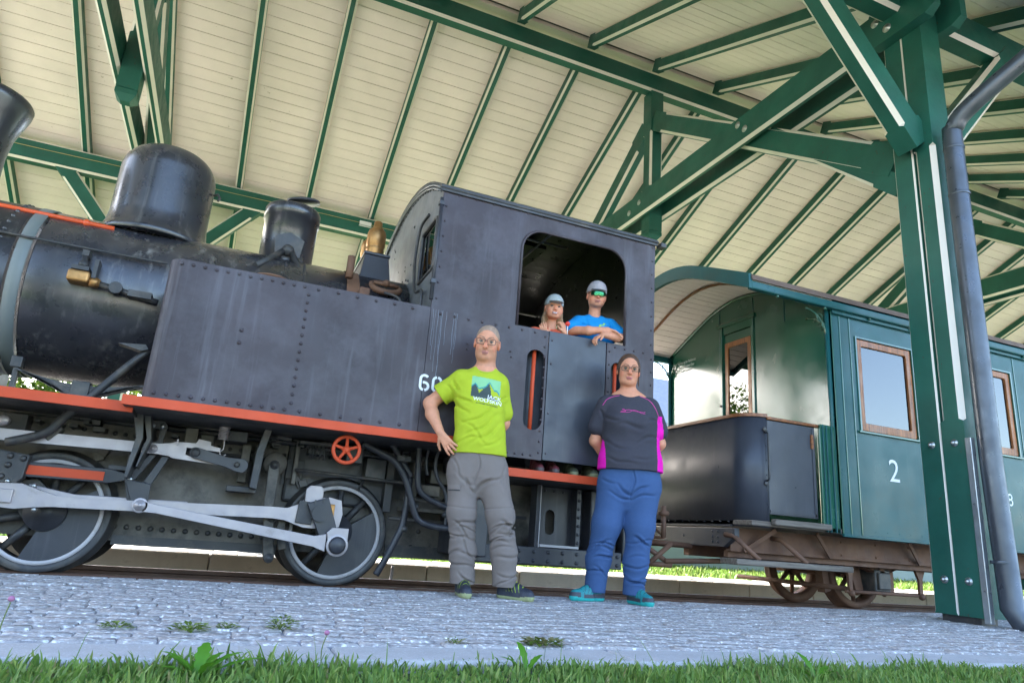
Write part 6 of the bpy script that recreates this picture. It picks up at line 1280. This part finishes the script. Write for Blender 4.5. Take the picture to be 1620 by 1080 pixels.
for x in (-1, 1):
    H.K(S, (.076*x, .02, -.01), (.084*x, .022, -.10), .012, .014, k=.012, tint=HG); H.K(S, (.084*x, .022, -.10), (.090*x, .0, -.205), .015, .008, k=.012, tint=HG); H.K(S, (.060*x, .04, -.06), (.072*x, .035, -.20), .024, .016, k=.02, tint=HG)
H.E(S, (0, -.128, -.022), (.100, .128, .105), k=.008, sub=True)
V, F, c = S.build(.0042, folds(.0022, 160, 5)); np_mesh('hair', V, F, c, 'hair', root, xf)
CPB = (.33, .36, .36)
S = SDF(); H.E(S, (0, .016, .042), (.087, .105, .096), k=.005, tint=CPB); H.E(S, (0, .02, -.058), (.2, .25, .086), k=.006, sub=True); H.E(S, (0, -.108, .036), (.070, .066, .009), k=.015, tint=CPB)
V, F, c = S.build(.0045, folds(.001, 90, 2)); np_mesh('cap', V, F, c, 'cloth', root, xf)
CO = (.72, .13, .065)
S = SDF(); S.loft([(1.40-Z0, 0, .03, .135, .09), (1.75-Z0, 0, .025, .14, .092), (1.88-Z0, 0, .02, .138, .088), (1.94-Z0, 0, .022, .105, .065), (1.965-Z0, 0, .026, .06, .05)], k=.03, tint=CO, pw=2.2); S.cap((-.11, .015, 1.925-Z0), (.115, .015, 1.935-Z0), .046, .046, k=.03, tint=CO); S.cap((-.125, .01, 1.92-Z0), (-.158, -.035, 1.82-Z0), .048, .048, k=.03, tint=CO); S.cap((.13, .01, 1.93-Z0), (.162, -.035, 1.83-Z0), .048, .048, k=.03, tint=CO)
V, F, c = S.build(.005, folds(.003, 55, 8)); np_mesh('shirt', V, F, c, 'cloth', root, xf)
S = SDF(); S.loft([(.66, 0, .04, .12, .09), (1.45-Z0, 0, .03, .13, .09)], k=.03, tint=SH); S.chain([(-.06, .04, .66), (-.065, .04, .36), (-.07, .04, .09)], [.075, .058, .05], tint=SH); S.chain([(.06, .04, .66), (.065, .04, .36), (.07, .04, .09)], [.075, .058, .05], tint=SH); V, F, c = S.build(.008); np_mesh('trousers', V, F, c, 'cloth', root, xf)
RD = (.14, .025, .035)
shoe_pair(root, xf, (((-.06, .0, .0), (-.05, -.185, .0)), ((.06, .02, .0), (.07, -.165, .0))), (RD, RD, (.10, .08, .08)), .8, None, .005)
lp = empty('lollipop', (2.235, 4.52, 1.90), 'round red lollipop in the girl\'s hand at the window sill', 'lollipop'); MB().tube([(2.235, 4.52, 1.885), (2.232, 4.515, 1.965)], .004, 6).build('stick', 'white_paint', lp); MB().ball((2.231, 4.514, 1.978), .019, 14, 9).build('sweet', 'hub_red', lp)

# ================================================================== background: panel wall, trees, house, hills
pw = empty('panel_wall', (8, 12.45, 0), 'low pale blue grey panel wall behind the far platform', 'wall')
p0 = MB().box((2.6, 12.40, .0), (4.488, 12.46, 1.05)).build('panel', 'panel_wall', pw, bevel=.006)
for i in range(1, 9): copy_to(p0, (1.9*i, 0, 0))
MB().box((2.55, 12.38, 1.051), (19.8, 12.48, 1.09)).build('coping', 'galv', pw, bevel=.006)
def leaf_cloud(m, c, rad, n, size, rg, squash=.8, mats=3):
    """leaf-sized faces scattered in uneven clumps through a crown"""
    nb = max(6, n//260); cl = []
    for _ in range(nb):
        v = rg.normal(size=3); v /= np.linalg.norm(v); k = rg.uniform(.25, .92); cl.append((np.array(c)+v*np.array([rad, rad, rad*squash])*k, rad*rg.uniform(.22, .45)))
    for _ in range(n):
        cc, cr = cl[rg.integers(nb)]; v = rg.normal(size=3); v /= np.linalg.norm(v)+1e-6; p = cc+v*cr*rg.uniform(.3, 1.05)**.5
        a = rg.normal(size=3); a /= np.linalg.norm(a); b = np.cross(a, rg.normal(size=3)); b /= np.linalg.norm(b)+1e-6; s = size*rg.uniform(.6, 1.3)
        m.add([p-a*s, p-b*s*.45, p+a*s, p+b*s*.45], [(0, 1, 2, 3)], int(rg.integers(mats)))
def tree(x, y, h, rad, seed, label, n=5200, size=.11, trunk=.16, cat='tree', group='trees beyond the shelter', z0=0.):
    rg = np.random.default_rng(seed); t = empty('deciduous_tree', (x, y, z0), label, cat, group)
    m = MB(); top = z0+h-rad*.9
    m.tube(bez([(x, y, z0-.1), (x+rg.normal(0, .06), y, z0+h*.2), (x+rg.normal(0, .15), y+rg.normal(0, .1), top)], 5), [trunk*(1-.06*i) for i in range(11)], 9)
    for _ in range(7):
        a = rg.uniform(0, 6.28); zb = z0+h*rg.uniform(.25, .55); L = rad*rg.uniform(.6, .95)
        m.tube([(x, y, zb), (x+math.cos(a)*L*.5, y+math.sin(a)*L*.5, zb+L*.45), (x+math.cos(a)*L, y+math.sin(a)*L, zb+L*.75)], [trunk*.4, trunk*.25, trunk*.08], 6)
    m.build('trunk', 'tree_bark', t)
    m = MB(); leaf_cloud(m, (x, y, z0+h-rad*.85), rad, n, size, rg); m.build('crown', ['leaf_a', 'leaf_b', 'leaf_c'], t, fix=False)
tree(-6.5, 19.5, 5.2, 2.3, 1, 'sunlit bushy tree seen in the gap below the boiler')
tree(-10.5, 24, 7.5, 3.0, 2, 'taller leafy tree left of the sunlit bushy tree behind the locomotive'); tree(-1.5, 26, 7.0, 2.8, 3, 'leafy tree hidden behind the locomotive tank')
tree(6, 30, 8, 3.2, 4, 'broad tree behind the locomotive cab'); tree(27, 44, 8, 3.0, 5, 'dark tree right of the grey roofed house')
def hedge(x0, x1, y, h, seed, label):
    rg = np.random.default_rng(seed); m = MB()
    n = int((x1-x0)*2600)
    for _ in range(n):
        p = np.array([rg.uniform(x0, x1), y+rg.normal(0, .35), rg.uniform(.05, h)*rg.uniform(.8, 1.08)])
        a = rg.normal(size=3); a /= np.linalg.norm(a); b = np.cross(a, rg.normal(size=3)); b /= np.linalg.norm(b)+1e-6; s = .085*rg.uniform(.6, 1.3)
        m.add([p-a*s, p-b*s*.5, p+a*s, p+b*s*.5], [(0, 1, 2, 3)], int(rg.integers(2)))
    t = empty('hedge', ((x0+x1)/2, y, 0), label, 'hedge'); m.build('foliage', ['leaf_b', 'leaf_a'], t, fix=False)
    m = MB()
    for x in np.arange(x0+.3, x1, .7): m.tube([(x, y, 0), (x+.1, y, h*.8)], [.03, .012], 6)
    m.build('stems', 'tree_bark', t, kind='stuff')
hedge(-9, 2.2, 16.5, 3.0, 11, 'sunlit yellow green hedge behind the locomotive')
# house far behind the train
hx, hy = 22.0, 33.0
hs_ = empty('house', (hx, hy, 0), 'pale house with blue grey pitched roof beyond the shelter', 'house')
MB().box((hx-6, hy-4, 0), (hx+6, hy+4, 6.2)).build('wall', 'house_wall', hs_)
MB().box((hx-6.02, hy-4.06, 4.0), (hx+6.02, hy-4.0, 6.25)).build('timber_gable', 'house_wood', hs_)
rf = MB().prism([(hy-5.3, 6.0), (hy, 9.6), (hy+5.3, 6.0), (hy+5.3, 6.25), (hy, 9.9), (hy-5.3, 6.25)], 'X', hx-7.2, hx+7.2).build('roof', 'house_roof', hs_)
MB().prism([(hy-4, 6.2), (hy+4, 6.2), (hy, 9.3)], 'X', hx-5.9, hx+5.9).build('gable', 'house_wood', hs_)
MB().box((hx+2, hy+.8, 8.6), (hx+2.7, hy+1.5, 10.4)).build('chimney', 'house_wall', rf)
for z in (1.2, 4.3):
    for k in range(4):
        x = hx-5+k*2.8
        w = MB().box((x, hy-4.10, z), (x+1.3, hy-4.065, z+1.4)).build('window', 'dark_glass', hs_); m = MB()
        for a, b in (((x-.08, z-.08), (x+1.38, z)), ((x-.08, z+1.4), (x+1.38, z+1.48)), ((x-.08, z), (x, z+1.4)), ((x+1.3, z), (x+1.38, z+1.4)), ((x+.62, z), (x+.68, z+1.4))): m.box((a[0], hy-4.14, a[1]), (b[0], hy-4.07, b[1]))
        m.build('frame', 'white_paint', w)
MB().box((hx-6.5, hy-5.4, 3.55), (hx+6.5, hy-4.0, 3.72)).build('balcony_floor', 'house_wood', hs_); m = MB()
for k in range(44): m.box((hx-6.4+k*.295, hy-5.38, 3.72), (hx-6.25+k*.295, hy-5.35, 4.6))
m.box((hx-6.5, hy-5.42, 4.6), (hx+6.5, hy-5.3, 4.68)); m.build('balcony_rail', 'white_paint', hs_, kind='stuff')
# hills around the valley (mirrored in the windows)
rg = np.random.default_rng(4); vs = []; fs = []; n = 120
for i in range(n):
    a = 2*math.pi*i/n; hgt = 45+34*math.sin(a*3+.6)+22*math.sin(a*7+1)+9*math.sin(a*17)
    for rr, k in ((520, 0), (620, .55), (700, 1.0), (860, .6)): vs.append((rr*math.cos(a), rr*math.sin(a), hgt*k if k else -2))
for i in range(n):
    for j in range(3): fs.append((i*4+j, ((i+1) % n)*4+j, ((i+1) % n)*4+j+1, i*4+j+1))
mat('hill', (.05, .08, .05), rough=.95, var=.3, vscale=.02, bump=0)
m = MB(); m.add(vs, fs, 0, True); tag(m.build('hills', 'hill'), 'wooded hills round the valley', 'hills', kind='structure')

# ================================================================== grass and weeds
def blades(name, x0, x1, y0, y1, n, hlo, hhi, seed, label, wid=.0035, z0=-.03, dens=None):
    rg = np.random.default_rng(seed); x = rg.uniform(x0, x1, n); y = rg.uniform(y0, y1, n); h = rg.uniform(hlo, hhi, n)*rg.uniform(.7, 1.15, n)
    cl = .75+.35*np.sin(x*5.1+np.sin(y*7)*1.3)*np.sin(y*6.3+x*2.2); h *= np.clip(cl+rg.normal(0, .12, n), .4, 1.4)
    a = rg.uniform(0, 6.283, n); ln = rg.uniform(.1, .75, n)*h; lx, ly = np.cos(a)*ln, np.sin(a)*ln; b = rg.uniform(0, 6.283, n); w = wid*rg.uniform(.6, 1.6, n); wx, wy = np.cos(b)*w, np.sin(b)*w
    V = np.zeros((n, 7, 3)); mi = np.minimum((rg.random(n)**1.4*3.1).astype(int), 3)
    for k, (t, ww) in enumerate(((0, 1), (.4, .9), (.75, .6))):
        cx, cy, cz = x+lx*t*t, y+ly*t*t, z0+h*(t-.12*t*t*(ln/h))
        V[:, 2*k] = np.stack([cx-wx*ww, cy-wy*ww, cz], 1); V[:, 2*k+1] = np.stack([cx+wx*ww, cy+wy*ww, cz], 1)
    V[:, 6] = np.stack([x+lx, y+ly, z0+h*(1-.3*ln/h)], 1)
    base = np.arange(n)[:, None]*7; F = np.concatenate([(base+np.array([[0, 1, 3, 2]])), (base+np.array([[2, 3, 5, 4]]))], 1).reshape(-1, 4); T = (base+np.array([[4, 5, 6]]))
    me = bpy.data.meshes.new(name); nv = n*7; loops = np.concatenate([F.reshape(n, 2, 4).reshape(n, 8), T], 1).reshape(-1)
    me.vertices.add(nv); me.vertices.foreach_set('co', V.reshape(-1)); me.loops.add(len(loops)); me.loops.foreach_set('vertex_index', loops)
    me.polygons.add(n*3); st = (np.arange(n)[:, None]*11+np.array([[0, 4, 8]])).reshape(-1); me.polygons.foreach_set('loop_start', st); me.polygons.foreach_set('loop_total', np.tile([4, 4, 3], n))
    me.polygons.foreach_set('material_index', np.repeat(mi, 3)); me.polygons.foreach_set('use_smooth', np.ones(n*3, bool))
    for q in ('blade_a', 'blade_b', 'blade_c', 'blade_d'): me.materials.append(MATS[q])
    me.update(); me.validate(); o = bpy.data.objects.new(name, me); COL.objects.link(o); tag(o, label, 'grass', kind='stuff'); return o
blades('lawn_grass', -2.2, 5.0, .9, 2.17, 52000, .028, .072, 21, 'green lawn grass in front of the pavement')
blades('lawn_clover', -2.2, 5.0, 1.0, 2.15, 5000, .015, .042, 27, 'low broad leaved clover between the lawn grass', .008)
blades('grass_stalks', -2.2, 5.0, 1.2, 2.12, 420, .09, .19, 28, 'thin pale grass stalks standing above the lawn', .0014)
blades('far_grass', -4, 16, 8.16, 12.35, 34000, .05, .14, 22, 'sunlit grass strip behind the far platform', .008, 0)
def weed(x, y, z, r, n, hgt, label, seed, mi='leaf_a'):
    rg = np.random.default_rng(seed); t = empty('pavement_weed', (x, y, z), label, 'weed', 'weeds in the pavement joints'); m = MB()
    for _ in range(n):
        a = rg.uniform(0, 6.28); L = r*rg.uniform(.4, 1); s = r*rg.uniform(.10, .2); p = Vector((x+math.cos(a)*L*.9, y+math.sin(a)*L*.6, z+hgt*rg.uniform(.1, 1)*(1-.5*L/r)))
        d = Vector((math.cos(a), math.sin(a), rg.uniform(-.3, .6))).normalized(); sd = d.cross(Vector((0, 0, 1))).normalized()
        m.add([p-d*s, p+sd*s*.6+Vector((0, 0, s*.15)), p+d*s*1.2, p-sd*s*.6+Vector((0, 0, s*.15))], [(0, 1, 2, 3)], int(rg.integers(2)))
    m.build('leaves', ['blade_c' if mi == 'leaf_a' else 'blade_d', 'leaf_b'], t, fix=False)
    m = MB()
    for _ in range(7):
        a = rg.uniform(0, 6.28); m.tube([(x, y, z-.005), (x+math.cos(a)*r*.5, y+math.sin(a)*r*.35, z+hgt*.55)], [.002, .001], 4)
    m.build('stems', 'stem', t, kind='stuff')
weed(-.24, 2.66, .0, .06, 60, .022, 'small flat green weed at the far left of the pavement', 31)
weed(-.02, 2.63, .0, .07, 90, .035, 'leafy green weed behind the dandelion', 32); weed(.10, 2.68, .0, .05, 60, .030, 'small weed just right of the leafy green weed', 33)
weed(.27, 2.68, .0, .065, 100, .060, 'bushy green weed standing highest in the pavement', 34); weed(.84, 2.45, .0, .05, 34, .03, 'tiny weed beside the kerb left of the man', 35, 'leaf_b')
weed(1.17, 2.44, .0, .10, 90, .035, 'brownish spreading weed on the kerb edge below the man', 36, 'leaf_b')
def dandelion(x, y, z, label, seed, leaves):
    t = empty('dandelion_plant', (x, y, z), label, 'plant'); rg = np.random.default_rng(seed)
    for ang, L, up, w in leaves:
        a = R(ang); d = Vector((math.cos(a), math.sin(a), 0)); sd = Vector((-math.sin(a), math.cos(a), 0)); vs = []; N_ = 11
        for i in range(N_):
            t_ = i/(N_-1); c = Vector((x, y, z))+d*(L*t_*math.cos(R(up*(1-.35*t_))))+Vector((0, 0, L*t_*math.sin(R(up*(1-.45*t_)))))
            ww = w*(.18+.82*math.sin(min(1, t_*1.05)**1.2*math.pi*.93))*(1 if i % 2 else .74); 
            if i == N_-1: ww = .001
            up_ = Vector((0, 0, .25*ww))
            vs += [c-sd*ww+up_, c, c+sd*ww+up_]
        fs = []
        for i in range(N_-1):
            fs += [(i*3, i*3+1, i*3+4, i*3+3), (i*3+1, i*3+2, i*3+5, i*3+4)]
        m = MB(); m.add(vs, fs, 0, True); m.build('leaf', 'dandelion_leaf', t, fix=False)
dandelion(.02, 2.02, -.03, 'large leaved dandelion plant in the lawn at the left', 41, [(150, .11, 50, .017), (80, .115, 78, .020), (20, .13, 50, .017), (5, .17, 32, .016), (200, .10, 40, .015), (-60, .10, 60, .015), (100, .08, 45, .013), (175, .12, 60, .015), (40, .10, 65, .014)])
dandelion(.95, 2.08, -.03, 'small dandelion rosette in the lawn at the centre', 42, [(95, .12, 80, .014), (30, .10, 55, .013), (160, .10, 50, .012)])
dandelion(1.95, 1.92, -.03, 'small dandelion rosette in the lawn below the post', 43, [(100, .13, 78, .016), (20, .11, 50, .015), (170, .11, 50, .014), (-70, .10, 60, .013)])
def clover(x, y, h, label):
    t = empty('clover_flower', (x, y, -.03), label, 'flower', 'pink clover flowers in the lawn')
    MB().tube(bez([(x, y, -.03), (x-.008, y, h*.5), (x, y, h)], 4), .0016, 5).build('stalk', 'stem', t); MB().ball((x, y, h+.008), .0075, 10, 7, sc=(1, 1, .9)).build('blossom', 'clover_pink', t)
clover(-.42, 2.06, .135, 'pink clover flower at the left picture edge'); clover(.33, 2.05, .075, 'pink clover flower right of the large dandelion')
